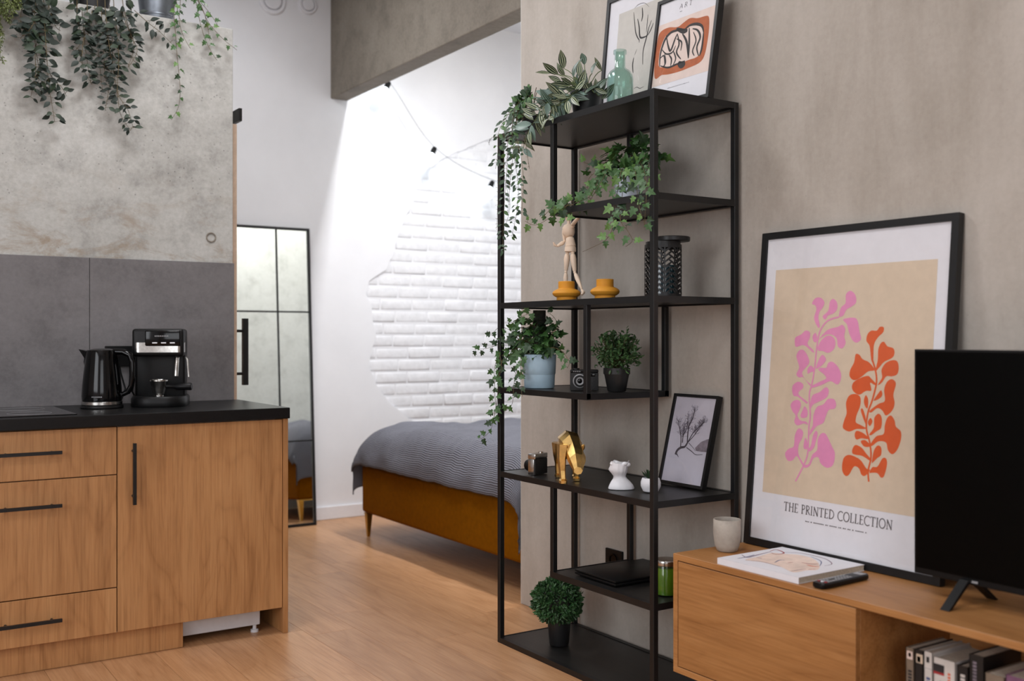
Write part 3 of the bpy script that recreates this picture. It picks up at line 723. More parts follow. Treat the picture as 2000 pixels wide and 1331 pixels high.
pinkB = [[(350,170),(370,130),(420,110),(470,70),(495,95),(480,150),(420,185),(370,210),(345,245)],
 [(185,215),(210,180),(250,175),(270,210),(255,260),(240,300),(265,340),(310,350),(325,375),(290,365),(240,380),(215,350),(225,300),(200,265)],
 [(265,300),(285,250),(300,225),(322,260),(318,310),(280,320)],
 [(365,380),(370,300),(400,230),(450,210),(490,165),(540,170),(555,215),(540,245),(495,255),(470,310),(450,360),(400,385),(370,420),(340,460),(345,420)],
 [(140,610),(170,570),(210,550),(220,460),(250,405),(285,430),(280,480),(250,540),(250,620),(288,690),(275,695),(235,630),(200,665),(160,665)],
 [(290,540),(305,480),(322,520),(325,570),(295,570)], [(326,585),(350,540),(365,470),(390,425),(405,450),(390,510),(375,560),(345,590)],
 [(280,700),(330,695),(360,620),(400,580),(405,500),(430,450),(470,450),(520,550),(545,610),(530,700),(480,725),(430,690),(410,640),(370,650),(340,710),(300,725)]]
orA = [[(945,650),(915,600),(925,540),(960,505),(1010,505),(1040,470),(1075,475),(1070,520),(1020,570),(985,640),(978,780),(960,780)],
 [(998,880),(1020,780),(1025,680),(1050,620),(1080,610),(1110,650),(1165,670),(1175,720),(1150,760),(1080,795),(1040,840)],
 [(1020,1010),(1060,940),(1055,870),(1090,810),(1150,780),(1200,790),(1215,850),(1200,910),(1150,930),(1100,930),(1060,985)],
 [(990,870),(940,800),(880,770),(850,730),(815,725),(800,800),(765,870),(760,930),(800,965),(860,940),(930,885)],
 [(780,1030),(800,980),(870,940),(930,925),(960,950),(1004,1000),(990,1010),(950,990),(960,1060),(910,1065),(850,1100),(800,1075)]]
orB = [[(635,200),(660,140),(710,125),(750,150),(750,220),(720,300),(715,355),(750,375),(795,400),(785,410),(720,410),(660,430),(610,400),(620,340),(640,280)],
 [(780,180),(795,135),(815,170),(810,240),(790,225)],
 [(945,90),(970,25),(1010,5),(1040,40),(1020,130),(1030,200),(1010,260),(960,300),(930,260),(890,240),(840,275),(828,260),(900,205),(950,180)],
 [(860,180),(890,130),(920,95),(930,130),(910,160)], [(825,450),(860,400),(865,320),(900,285),(925,320),(920,400),(880,430),(840,460)],
 [(815,345),(835,320),(850,350),(830,385),(815,370)],
 [(830,540),(880,470),(940,450),(950,380),(970,320),(1000,300),(1030,340),(1040,390),(1080,430),(1080,500),(1050,580),(1010,615),(975,580),(960,520),(900,510),(850,545)],
 [(705,460),(720,425),(770,440),(818,480),(812,492),(760,485),(720,495)], [(755,510),(790,500),(832,540),(820,555),(780,550)],
 [(685,580),(710,540),(760,560),(800,610),(842,660),(830,668),(770,630),(720,620),(690,610)], [(845,680),(860,590),(890,545),(920,560),(920,620),(890,645),(855,680)],
 [(605,690),(620,640),(660,620),(720,640),(760,670),(800,730),(830,745),(790,790),(760,780),(740,730),(700,715),(660,780),(630,790),(605,750)],
 [(825,765),(850,720),(890,715),(930,650),(960,650),(968,700),(945,790),(920,805),(890,770),(850,765)],
 [(755,260),(770,245),(790,300),(800,370),(785,350)]]
b = MB()
for q in pinkA: blob(b, pl, TA(q), .0008)
for q in pinkB: blob(b, pl, TB(q), .0008)
ribbon(b, pl, [(v.x, v.y) for v in catmull([Vector((*q, 0)) for q in TA([(660,378),(560,410),(500,480),(470,560),(450,700),(435,850),(410,1000),(385,1100)])+TB([(345,300),(335,380),(330,480),(325,600),(298,690),(225,835)])], 4)], .0052, .0009)
b.build('pink_branch', M_pink, p_)
b = MB()
for q in orA: blob(b, pl, TA(q), .0008)
for q in orB: blob(b, pl, TB(q), .0008)
ribbon(b, pl, [(v.x, v.y) for v in catmull([Vector((*q, 0)) for q in TA([(965,760),(1000,880),(1008,990),(970,1150)])+TB([(815,270),(800,400),(828,520),(838,640),(815,750),(820,838)])], 4)], .0056, .0009)
b.build('orange_branch', M_orange, p_)
b = MB(); ta = pl.px(1531, 1000); tb = pl.px(1742, 1034); te = pl.px(1532, 985)
text(b, pl, 'THE PRINTED COLLECTION', ta[0], (ta[1]+tb[1])/2+.001, .026, tb[0]-ta[0], .0008, .13)
sa, sb2 = pl.px(1573, 1018), pl.px(1693, 1041); x = sa[0]
while x < sb2[0]:
    l = random.uniform(.003, .0055); rect(b, pl, x, x+l, (sa[1]+sb2[1])/2-.0025, (sa[1]+sb2[1])/2+.0005, .0008); x += l+random.choice((.0016, .0016, .0016, .006))
b.build('lettering', M_ink, p_)
# ---- line drawing frame on top of the shelf (rear)
ZP = LV[6]
p_, pl = picture('framed_line_drawing', 'black framed abstract line drawing behind the glass bottle, top shelf', 'picture', 2.49, 3.172, ZP, .43, .53, .10, .017, .02)
b = MB(); ga = pl.px(1206, 60)[0]; rect(b, pl, .075, .355, .062, .455, .0004); b.build('print_ground', M_greige, p_)
def TL(q): return [(v.x, v.y) for v in catmull([Vector((*pl.px(1160+a/6.657, c/6.657), 0)) for a, c in q], 6)]
b = MB()
for q, wd in (([(570,245),(590,350),(602,482),(660,482),(700,455)], .0052), ([(520,160),(530,280),(545,420),(570,490),(590,520),(590,555)], .0036), ([(630,100),(635,200),(620,280)], .0045),
              ([(705,190),(695,300),(685,420)], .0025), ([(750,265),(710,380),(690,470),(660,580),(640,680),(635,840)], .0042), ([(775,300),(740,390),(700,460)], .0035), ([(520,750),(505,840),(510,950)], .0045),
              ([(530,110),(580,60),(660,40),(720,90)], .0012), ([(520,1155),(560,1135),(600,1150),(650,1125)], .0016), ([(560,640),(530,720)], .0012)):
    ribbon(b, pl, TL(q), wd*1.35, .0008, True)
b.build('drawn_lines', M_inkblack, p_)
# ---- rust print (front, right)
p_, pl = picture('framed_rust_print', 'black framed ART print of a rust ring with black scribbles, top shelf', 'picture', 2.425, 2.812, ZP, .318, .415, .15, .013, .026)
def TR(q): return [pl.px(1140+a/6.05, c/6.05) for a, c in q]
b1_ = (pl.px(1140+850/6.05, 300/6.05)[1]+pl.px(1140+1560/6.05, 85/6.05)[1])/2; b0_ = (pl.px(1140+760/6.05, 1020/6.05)[1]+pl.px(1140+1440/6.05, 880/6.05)[1])/2
b = MB(); rect(b, pl, .013, .305, b0_, b1_, .0004); b.build('print_ground', M_blush, p_)
b = MB(); blob(b, pl, TR([(835,870),(850,650),(880,450),(920,370),(1010,325),(1110,320),(1180,270),(1260,215),(1350,215),(1440,190),(1480,200),(1485,300),(1470,450),(1430,650),(1370,740),(1250,800),(1120,850),(1000,880),(920,890),(855,935)]), .0007)
b.build('rust_ring', M_rust, p_)
b = MB(); blob(b, pl, TR([(890,780),(905,600),(960,450),(1030,385),(1110,370),(1200,360),(1290,290),(1390,290),(1420,340),(1405,500),(1390,620),(1330,680),(1240,710),(1150,750),(1050,780),(960,790)]), .0010); b.build('ring_centre', M_blush, p_)
b = MB()
sq = [([(900,790),(910,640),(960,480),(1030,390),(1110,360),(1200,345)], 26), ([(1200,345),(1260,300),(1340,285),(1400,310),(1420,380)], 26), ([(1420,380),(1400,560),(1370,660)], 22), ([(910,780),(1000,800),(1100,760),(1200,720)], 18),
      ([(980,420),(1000,540),(1030,600),(1080,470),(1110,400)], 22), ([(930,590),(980,640),(1050,620),(1090,540)], 16), ([(1110,400),(1130,520),(1100,620),(1150,700)], 20), ([(1170,400),(1220,500),(1240,690)], 24),
      ([(1250,330),(1250,500),(1240,690)], 22), ([(1290,340),(1350,360),(1380,440),(1340,560),(1360,660)], 22), ([(1300,380),(1330,480),(1290,600),(1310,660)], 16), ([(960,640),(970,740),(940,800)], 18), ([(1010,650),(1040,700),(1030,780)], 18), ([(1060,600),(1090,690),(1060,770)], 16), ([(900,700),(950,660),(960,760)], 14), ([(1100,460),(1160,500),(1150,600)], 16), ([(1100,340),(1180,370),(1230,360)], 44), ([(1120,740),(1160,770),(1200,740)], 62)]
for q, wd in sq: ribbon(b, pl, [(v.x, v.y) for v in catmull([Vector((*c, 0)) for c in TR(q)], 5)], wd/6.05/FPX*3.6*1.35, .0013, True)
b.build('scribble', M_inkblack, p_)
b = MB(); ta = TR([(1130, 105)])[0]; tb = TR([(1280, 55)])[0]; text(b, pl, 'ART', ta[0], (ta[1]+tb[1])/2, .0165, tb[0]-ta[0], .0008, .1, .35, .1)
for i in range(14): rect(b, pl, .1+i*.008, .1+i*.008+random.uniform(.003, .007), b0_-.021, b0_-.0195, .0008)
for i in range(3): rect(b, pl, ta[0]+.006+i*.004, ta[0]+.009+i*.004, ta[1]-.013, ta[1]-.0115, .0008)
b.build('lettering', M_ink, p_)
# ---- tree photo on the fifth level
Z5 = LV[2]
p_, pl = picture('framed_tree_photo', 'small black framed photo of a bare tree by water, leaning on shelf', 'picture', 2.472, 2.797, Z5, .226, .326, math.asin(.245), .0105, .02)
def TT(q): return [pl.px(1280+a/6.053, 750+c/6.053) for a, c in q]
b = MB(); rect(b, pl, .010, .216, .010, .316, .0003); b.build('print_ground', M_lav, p_)
b = MB(); q = TT([(470,760),(540,690),(610,660),(690,655),(690,815),(640,815),(540,805),(480,795)]); q = [(min(a, .2155), c) for a, c in q]; b.add([pl.at(a, c, .0006) for a, c in q], [tuple(range(8))]); b.build('hill', M_hill, p_)
b = MB(); tw = MB(); K = 3.55/FPX/6.05
def br(q, w0, w1):
    c = catmull([Vector((*t_, 0)) for t_ in TT(q)], 5); n = len(c)
    ribbon(b, pl, [(v.x, v.y) for v in c], [(w0+(w1-w0)*i/(n-1))*K for i in range(n)], .0009); return c
br([(240,838),(260,790),(300,757),(350,745),(380,700)], 36, 24); br([(255,830),(275,868)], 16, 5)
tips = [br(q, w0, w1) for q, w0, w1 in (([(380,705),(385,600),(400,500),(440,420),(470,300)], 20, 7), ([(385,695),(450,580),(510,520),(570,460)], 15, 5), ([(390,690),(470,600),(540,500),(580,450)], 12, 5), ([(300,745),(305,640),(290,540),(270,440)], 16, 5), ([(320,700),(335,600),(370,540),(390,400)], 14, 5), ([(325,690),(330,580),(350,480)], 9, 4))]
br([(370,755),(430,800),(480,840),(560,838)], 12, 5); br([(395,700),(450,760),(475,800)], 8, 3)
for c in tips:
    for i in range(len(c)//3, len(c)):
        for _ in range(5):
            p = c[i]; a = random.uniform(.1, math.pi-.1); l = random.uniform(.006, .020)
            q = [(p.x, p.y), (p.x+math.cos(a)*l*.5, p.y+math.sin(a)*l*.6), (p.x+math.cos(a+random.uniform(-.5, .5))*l, p.y+math.sin(a)*l)]
            ribbon(tw, pl, q, .0010, .0007)
            for _ in range(3):
                e = q[2]; ribbon(tw, pl, [e, (e[0]+random.uniform(-.005, .005), e[1]+random.uniform(-.002, .006))], .0007, .0007)
b.build('tree', M_branch, p_); tw.build('twigs', M_twig, p_)
# ------------------------------------------------------------------ TV stand and what stands on it
tx0 = 2.169; tyl = 2.382; tyr = .45; tzb = .165
tv = thing('tv_stand', 'oak TV stand with open compartment under the television', 'TV stand', ((tx0+XW)/2, (tyl+tyr)/2, tzb))
yd = 1.706; tt = .019
MB().box(tx0, XW-.002, tyr, tyl, ZS-tt, ZS).build('top_board', M_kith, tv, bevel=.001, seg=1)
MB().box(tx0, XW-.002, tyr, tyl, tzb, tzb+tt).build('bottom_board', M_kith, tv, bevel=.001, seg=1)
for y in (tyl-tt, yd-.003, tyr): MB().box(tx0+(.0 if y != yd-.003 else .0195), XW-.002, y, y+tt, tzb+tt, ZS-tt).build('side_board', M_kith, tv, bevel=.001, seg=1)
MB().box(XW-.012, XW-.003, tyr+tt, tyl-tt, tzb+tt, ZS-tt).build('back_board', M_kith, tv)
MB().box(tx0+.0003, tx0+.019, yd-.003, tyl-tt-.003, tzb+tt+.003, ZS-tt-.003).build('door', M_kith, tv, bevel=.001, seg=1)
# television
yt0, yt1 = .70, 1.668; zt0, zt1 = .583, 1.166; xt = 2.36
te_ = thing('television', 'flat black television standing on the oak TV stand', 'television', (xt, (yt0+yt1)/2, ZS))
MB().box(xt, xt+.012, yt0, yt1, zt0, zt1).build('panel', M_plastic, te_, bevel=.0015, seg=1)
MB().box(xt+.0121, xt+.05, yt0+.12, yt1-.12, zt0+.02, zt0+.34).build('rear_housing', M_plastic, te_, bevel=.006)
MB().box(xt-.0008, xt+.001, yt0+.006, yt1-.006, zt0+.016, zt1-.006).build('screen', M_screen, te_)
b = MB(); la = P(1883, 1138, X=xt); lb = P(1909, 1143, X=xt); n = 7
for i in range(n):
    y = la.y+(lb.y-la.y)*i/n; b.box(xt-.0015, xt+.0005, y-.0062, y-.002, zt0+.005, zt0+.0105)
b.build('lettering', M_grey, te_)
for y in (1.517, .85):
    f = MB()
    for ex_ in (2.27, 2.468): f.loft([[Vector((ex_+a, y+c, ZS+.0005)) for a, c in ((-.006,-.012),(.006,-.012),(.006,.012),(-.006,.012))], [Vector((xt+.006+(-.012 if ex_ < xt else .012)+a, y+c, zt0+.012)) for a, c in ((-.008,-.012),(.008,-.012),(.008,.012),(-.008,.012))]])
    f.build('foot', M_plastic, te_)
# concrete cup
c = Vector((2.33, 2.312, ZS))
cp = thing('concrete_cup', 'pale concrete tumbler at the end of the TV stand', 'cup', c)
MB().lathe(c, [(.026, 0), (.032, .004), (.038, .02), (.0425, .055), (.0425, .098), (.041, .1), (.0385, .099), (.0385, .05), (.03, .012), (1e-5, .01)], 40).build('body', M_cupcon, cp, True)
# magazine
zt = ZS+.018
q = [P(*p, z=zt) for p in ((1401.6, 1090), (1512, 1064), (1666, 1100), (1557, 1128))]
mu2 = (q[3]-q[0]); mv2 = (q[1]-q[0]); L1 = .295; L2 = .222
mu2 = mu2.normalized(); mv2 = (mv2-mu2*mv2.dot(mu2)).normalized()
L1 = ((q[3]-q[0]).length+(q[2]-q[1]).length)/2; L2 = ((q[1]-q[0]).dot(mv2)+(q[2]-q[3]).dot(mv2))/2
mo2 = Vector((q[0].x, q[0].y, ZS))
mg = thing('magazine', 'thick white magazine with a painted face on the cover, TV stand', 'magazine', mo2+mu2*L1/2+mv2*L2/2)
MB().obox(mo2, mu2, mv2, up, .001, L1-.002, .001, L2-.001, .0012, .0168).build('pages', M_pages, mg)
b = MB(); b.obox(mo2, mu2, mv2, up, 0, L1, 0, L2, .0168, .018); b.obox(mo2, mu2, mv2, up, 0, L1, 0, L2, .0003, .0012); b.obox(mo2, mu2, mv2, up, 0, L1, -.001, .0005, .0003, .018)
b.build('cover', M_paper, mg)
plm = Plane(mo2+up*.018, mu2, mv2, up)
def TM(q): return [plm.px(1380+a/5.556, 980+b_/5.556) for a, b_ in q]
b = MB(); blob(b, plm, TM([(420,635),(560,600),(700,560),(830,570),(1000,580),(1150,620),(1220,680),(1210,740),(1080,750),(940,770),(800,710),(600,660)]), .0002); b.build('painted_face', M_skin, mg)
cols = {}
for q, wd, mt in (([(335,620),(430,605),(520,580)], 12, M_bluei), ([(380,580),(440,610),(520,590),(600,570),(700,545)], 12, M_plum), ([(690,540),(760,525),(840,560),(760,575),(700,560)], 14, M_red), ([(840,555),(1000,560),(1160,590),(1300,630),(1360,680),(1280,700)], 9, M_plum), ([(740,665),(790,640),(850,640)], 12, M_bluei), ([(880,668),(940,662)], 10, M_red), ([(1030,665),(1120,680),(1210,680)], 16, M_red), ([(1090,690),(1150,705),(1220,710)], 18, M_orange), ([(920,760),(1000,745),(1080,735)], 9, M_plum), ([(420,640),(600,655),(800,710)], 7, M_plum), ([(540,610),(600,620)], 10, M_plum), ([(1100,740),(1180,735)], 9, M_red), ([(1130,600),(1240,650),(1230,700)], 8, M_bluei)):
    m_ = cols.setdefault(mt.name, (MB(), mt)); ribbon(m_[0], plm, [(v.x, v.y) for v in catmull([Vector((*t_, 0)) for t_ in TM(q)], 5)], wd/5.556/FPX*3.0*1.3, .0004, True)
for n_, (m_, mt) in cols.items(): m_.build('brush_strokes', mt, mg)
# remote
ra, rb2 = P(1597, 1139, z=ZS+.016), P(1706, 1115, z=ZS+.016); ru = (rb2-ra); RL = min(.2, ru.length); ru = ru.normalized(); rs = up.cross(ru)
ro = Vector((ra.x, ra.y, ZS))
rm = thing('remote_control', 'black remote control beside the magazine on the TV stand', 'remote', ro+ru*RL/2)
b = MB(); rings = []
for t_, w_ in ((0, .012), (.004, .019), (.02, .022), (RL*.5, .021), (RL-.02, .02), (RL-.004, .018), (RL, .013)):
    rings.append([ro+ru*t_+rs*s_*w_+up*h for s_, h in ((-1, .004), (-.7, .0005), (.7, .0005), (1, .004), (1, .013), (.85, .016), (-.85, .016), (-1, .013))])
b.loft(rings); b.build('body', M_plastic, rm, 40)
b = MB()
for i in range(9):
    for j in (-1, 0, 1):
        if i in (2, 3) and j == 0: continue
        b.obox(ro+ru*(.03+i*.012)+rs*j*.011, ru, rs, up, -.003, .003, -.0035, .0035, .0155, .0175)
b.build('buttons', M_grey, rm)
for j, mt in ((-1, M_red), (0, M_whitecer), (1, M_red)): MB().obox(ro+ru*.02+rs*j*.011, ru, rs, up, -.003, .003, -.0035, .0035, .0155, .0178).build('coloured_button', mt, rm)
MB().obox(ro+ru*(RL-.032), ru, rs, up, 0, .024, -.014, .014, .0158, .0165).build('silver_end', M_grey, rm)
# books in the open compartment
zb_ = tzb+tt
def book(x_l, x_r, y_top, spine, label, marks, X=2.24, dep=.155):
    ya = P(x_l, y_top, X=X).y; yb_ = P(x_r, y_top, X=X).y; h = P(x_l, y_top, X=X).z
    t_ = thing('book', label, 'book', (X+dep/2, (ya+yb_)/2, zb_), 'books in the TV stand')
    MB().box(X+.003, X+dep-.003, yb_+.0022, ya-.0022, zb_+.003, h-.003).build('pages', M_pages, t_)
    b = MB(); b.box(X, X+.0022, yb_, ya, zb_+.0003, h); b.box(X, X+dep, yb_+.0002, yb_+.002, zb_+.0003, h); b.box(X, X+dep, ya-.002, ya-.0002, zb_+.0003, h); b.build('cover', spine, t_)
    for i, (f0, f1, d0, d1, mt) in enumerate(marks):
        m_ = MB(); m_.box(X-.0006, X+.0003, ya+(yb_-ya)*f0, ya+(yb_-ya)*f1, h-d1, h-d0); m_.build('spine_print', mt, t_)
    return t_
book(1769, 1785, 1264, M_bookt, 'taupe book with pale square on spine, leftmost in the TV stand', [(.15, .85, .008, .028, M_blush), (.35, .65, .012, .022, M_red)]+[(.3, .75, .055+i*.008, .060+i*.008, M_inkblack) for i in range(6)])
book(1786.5, 1803, 1268, M_bookb, 'dark book with small pale picture on spine in the TV stand', [(.2, .95, .010, .032, M_cream), (.3, .7, .016, .03, M_bookt)])
book(1804.5, 1821.5, 1272, M_bookw, 'slim white book with blue lettering in the TV stand', [(.3, .62, .012, .026, M_inkblack), (.05, .95, .040, .0412, M_grey)]+[(.28, .72, .062+i*.009, .068+i*.009, M_bluei) for i in range(6)])
book(1823, 1866, 1283, M_bookw, 'thick white book with black and red block on spine in the TV stand', [(.0, .5, .015, .034, M_inkblack), (.0, .5, .034, .040, M_red)]+[(.66, .78, .03+i*.008, .035+i*.008, M_orange) for i in range(9)]+[(.3, .5, .055, .057, M_plum)])
book(1870, 1891, 1299, M_bookb, 'short black book with white lettering beside the thick white one', [(.3, .7, .02+i*.009, .026+i*.009, M_bookw) for i in range(4)])
book(1893, 1922, 1277, M_bookb, 'tall black book with faint grey lettering in the TV stand', [(.25, .5, .016+i*.008, .021+i*.008, M_hill) for i in range(8)], X=2.235)
book(1924, 1962, 1314, M_bookt, 'short taupe book at the right end of the row in the TV stand', [(.3, .7, .02, .03, M_bookb)], X=2.2)
book(1964, 2010, 1318, M_plum, 'plum coloured book last in the row in the TV stand', [(.3, .7, .02, .03, M_bookw)], X=2.2)
# wall socket low on the plaster wall
sa = P(1184, 1070, X=XW-.006); sb_ = P(1216, 1078, X=XW-.006)
so = thing('wall_socket', 'black wall socket low on the plaster wall above the laptop', 'socket', (XW, (sa.y+sb_.y)/2, sa.z-.08))
MB().box(XW-.011, XW-.0005, sb_.y, sa.y, sa.z-.082, sa.z).build('plate', M_plastic, so, bevel=.002)
MB().lathe((0, 0, 0), [(.024, 0), (.024, .004), (.019, .004), (.018, .001), (1e-5, .001)], 24).build('outlet', M_gloss, so, True).matrix_parent_inverse = Matrix.Translation((-.011, 0, .04)) @ Matrix.Rotation(R(-90), 4, 'Y')

# ------------------------------------------------------------------ leaves and plants
def leafmesh(name, outline, mats, fold=.12, curl=.15, bands=None):
    """outline: list of (t, halfwidth) along unit length; bands: (offset fractions, material index per band)"""
    m = MB(); offs, idx = bands or ((-1, 0, 1), (0, 0)); vs = []
    for t, hw in outline:
        for o_ in offs: vs.append((o_*hw, t, fold*abs(o_)*hw-curl*t*t))
    n = len(offs); fs = []
    for i in range(len(outline)-1):
        for k in range(n-1): fs.append(((i*n+k, i*n+k+1, (i+1)*n+k+1, (i+1)*n+k), idx[k]))
    for f, mi in fs: m.cm = mi; b0 = 0; m.f.append(list(f)); m.m.append(mi)
    m.v = vs
    me = bpy.data.meshes.new(name); me.from_pydata(m.v, [], m.f)
    for mt in (mats if isinstance(mats, (list, tuple)) else [mats]): me.materials.append(mt)
    me.polygons.foreach_set('material_index', m.m)
    bm = bmesh.new(); bm.from_mesh(me); bmesh.ops.remove_doubles(bm, verts=bm.verts, dist=1e-5); 
    for f in bm.faces: f.smooth = True
    bm.to_mesh(me); bm.free(); return me
OV = [(0, .005), (.12, .14), (.3, .25), (.5, .27), (.7, .2), (.88, .09), (1, .004)]
LV_OV = [leafmesh('ruscus_leaf_%s' % i, OV, mt, .25, c) for i, (mt, c) in enumerate(((M_leafdark, .12), (M_leafdark, .3), (M_leafdark2, .2), (M_leafdark, -.1)))]
M_vineleaf = plain('vine_leaf', (38, 62, 38), .5, var=.3, scale=14); M_vineleaf2 = plain('vine_leaf_light', (66, 98, 52), .5, var=.25, scale=14)
LV_VN = [leafmesh('vine_leaf_%s' % i, OV, mt, .25, c) for i, (mt, c) in enumerate(((M_vineleaf, .12), (M_vineleaf, .3), (M_vineleaf2, .2), (M_vineleaf, -.1)))]
OL = [(0, .01), (.12, .12), (.32, .2), (.52, .21), (.75, .14), (.9, .06), (1, .003)]
VB = ((-1, -.66, -.48, -.09, .09, .48, .66, 1), (0, 1, 0, 1, 0, 1, 0))
LV_VAR = [leafmesh('striped_leaf_%s' % i, OL, ms, .3, c, VB) for i, (ms, c) in enumerate((([M_varg, M_varp], .2), ([M_varg, M_vars], .35), ([M_varg, M_varp], -.1)))]
LV_VAR.append(leafmesh('silver_leaf', OL, M_vars, .3, .25))
def ivymesh(name, mt, curl):
    half = [(0, 0), (.16, -.10), (.40, -.02), (.46, .14), (.27, .30), (.52, .50), (.30, .56), (.19, .60), (.12, .82), (0, 1.02)]
    pts = [(x, y) for x, y in half]+[(-x, y) for x, y in reversed(half[1:-1])]
    m = MB(); z = lambda x, y: .22*abs(x)-curl*(y*y)-.12*x*x
    vs = [(0, .30, .0)]+[(x, y, z(x, y)) for x, y in pts]
    me = bpy.data.meshes.new(name); me.from_pydata(vs, [], [(0, i, i % len(pts)+1) for i in range(1, len(pts)+1)]); me.materials.append(mt)
    return me
LV_IVY = [ivymesh('ivy_leaf_%d' % i, mt, c) for i, (mt, c) in enumerate(((M_leafivy, .15), (M_leafivy, .35), (M_leafivy2, .2), (M_leafivyd, .25)))]
LV_IVYD = [LV_IVY[0], LV_IVY[3], LV_IVY[3], LV_IVY[1]]
CNT = {}
def leaf(parent, me, pos, d, nrm, size):
    if CNT.get(parent.name, 0) >= 300: return
    CNT[parent.name] = CNT.get(parent.name, 0)+1
    d = Vector(d).normalized(); nrm = Vector(nrm); nrm = nrm-d*nrm.dot(d)
    nrm = nrm.normalized() if nrm.length > 1e-4 else d.orthogonal().normalized()
    s_ = d.cross(nrm)
    mt = Matrix((s_, d, nrm)).transposed().to_4x4() @ Matrix.Scale(size, 4); mt.translation = Vector(pos)
    o = bpy.data.objects.new('leaf', me); C.objects.link(o); o.parent = parent
    o.matrix_basis = W[parent.name].inverted() @ mt
    return o
rv = lambda s=1: Vector((random.uniform(-s, s), random.uniform(-s, s), random.uniform(-s, s)))
def vine(parent, stems, pts, meshes, spacing, size, out, r=.0016, n0=0, pair=False, droop=.35, petiole=.012, jitter=.006, end=1.0, n=6):
    c = catmull(pts, n); stems.tube([p for p in c], [r*(1-.5*i/len(c)) for i in range(len(c))], 5)
    acc, side = 0, 1; nxt = spacing*.5
    for i in range(1, len(c)):
        seg = c[i]-c[i-1]; acc += seg.length
        while acc > nxt:
            nxt += spacing*random.uniform(.7, 1.3)
            t = seg.normalized(); sd_ = t.cross(out).normalized()
            f = i/len(c)
            if f > end: continue
            for s_ in ((1, -1) if pair else (side,)):
                d = (sd_*s_*random.uniform(.6, 1)+t*random.uniform(.1, .6)+Vector((0, 0, -droop))+out*random.uniform(-.1, .5)+rv(.25))
                b0 = c[i]; p = b0+(sd_*s_*.6+out*.5+rv(.5)).normalized()*petiole*random.uniform(.5, 1.2)
                stems.tube([b0, b0.lerp(p, .6)+rv(.001), p], r*.5, 4, False)
                leaf(parent, random.choice(meshes), p, d, out+rv(.55)+Vector((0, 0, .35)), size*random.uniform(.65, 1.15)*(1-.35*f))
            side = -side
def cluster(parent, stems, base, center, rad, count, meshes, size, outb=None, r=.0014, nst=14, zmin=-2):
    base = Vector(base); center = Vector(center)
    for i in range(count):
        a = rv(1)
        while a.length > 1 or a.length < .25 or a.z < zmin: a = rv(1)
        p = center+Vector((a.x*rad[0], a.y*rad[1], a.z*rad[2]))
        d = (a.normalized()+Vector((0, 0, -.25))+rv(.5)+(outb or Vector())*.4)
        leaf(parent, random.choice(meshes), p, d, a+Vector((0, 0, .6))+(outb or Vector())*.7+rv(.4), size*random.uniform(.6, 1.15))
        if i < nst: stems.tube(catmull([base, base.lerp(p, .5)+Vector((0, 0, rad[2]*.4)), p], 3), r, 4, False)
def pot(parent, c, r0, r1, h, mt, rim=.0, name='pot', soil=True, n=36, prof=None):
    o = MB().lathe(c, prof or [(r0*.94, 0), (r0, .003), (r1, h-rim), (r1+.003 if rim else r1, h-rim), (r1+.003 if rim else r1, h), (r1-.003, h), (r1-.005, h*.8), (1e-5, h*.8)], n).build(name, mt, parent, True)
    if soil: MB().lathe(c, [(r1-.0045, h*.81), (r1-.006, h*.88), (r1*.5, h*.9), (1e-5, h*.9)], 24).build('soil', M_soil, parent, True)
    return o
cam_dir = -Fv
OUTK = Vector((0, -1, 0))
# -- hanging plants on the kitchen block (their pots stand on top of the block)
YV = YK-.035
def K(px, py, dy=0): return P(px, py, Y=YV-dy)
def kvine(par, st, path, meshes, spacing, size, dy=0, **kw):
    kw['droop'] = .05; spacing *= 1.22
    pts = [K(x, y, dy+random.uniform(-.008, .015)) for x, y in path]
    vine(par, st, pts, meshes, spacing, size, OUTK, **kw)
def over(px, dy=0):   # from the pot over the edge of the block
    x = K(px, 0).x
    return [Vector((x, YK+.13, ZK+.13)), Vector((x, YK+.02, ZK+.10)), Vector((x, YV-dy, ZK+.02))]
def topplant(label, px, name='hanging_vine'):
    x = K(px, 0).x; c = Vector((x, YK+.16, ZK+.0005))
    return thing(name, label, 'plant', c), c
# plant with dense dark leaves (middle)
hp, hc = topplant('dense dark green hanging vine in the middle of the concrete block', 200)
pot(hp, hc, .06, .08, .13, M_potblack)
st = MB()
for top, path in ((150, [(160,20),(165,80),(172,130),(178,165)]), (180, [(185,10),(190,80),(196,140),(200,175)]), (205, [(205,10),(212,80),(222,140),(230,190),(236,225),(255,255)]), (225, [(222,10),(228,60),(232,120),(230,180),(250,215),(260,250)]),
                  (240, [(240,10),(250,50),(262,90),(250,130)]), (190, [(180,20),(175,60),(150,95),(138,107)]), (170, [(168,40),(160,110),(165,140),(180,165)]), (215, [(214,10),(220,110),(210,190),(205,215)]), (250, [(262,20),(290,45),(312,62),(335,85)]), (150, [(150,10),(152,40),(160,70)]), (200, [(198,20),(202,90),(205,150)]), (228, [(236,20),(256,70),(268,100),(250,132)])):
    kvine(hp, st, path, LV_OV, .023, .046, dy=random.uniform(0, .03), pair=True, petiole=.016)
x0, x1 = K(140, 30).x, K(255, 30).x
for _ in range(22):
    p = Vector((random.uniform(x0, x1), YV-random.uniform(-.01, .06), ZK+random.uniform(-.10, .07)))
    leaf(hp, random.choice(LV_OV), p, Vector((0, -.3, -1))+rv(.8), OUTK+rv(.5), random.uniform(.035, .055))
for px in (150, 170, 190, 205, 222, 240, 256): st.tube(catmull(over(px)+[K(px, 30)], 4), .0018, 5)
st.build('stems', M_stem, hp)
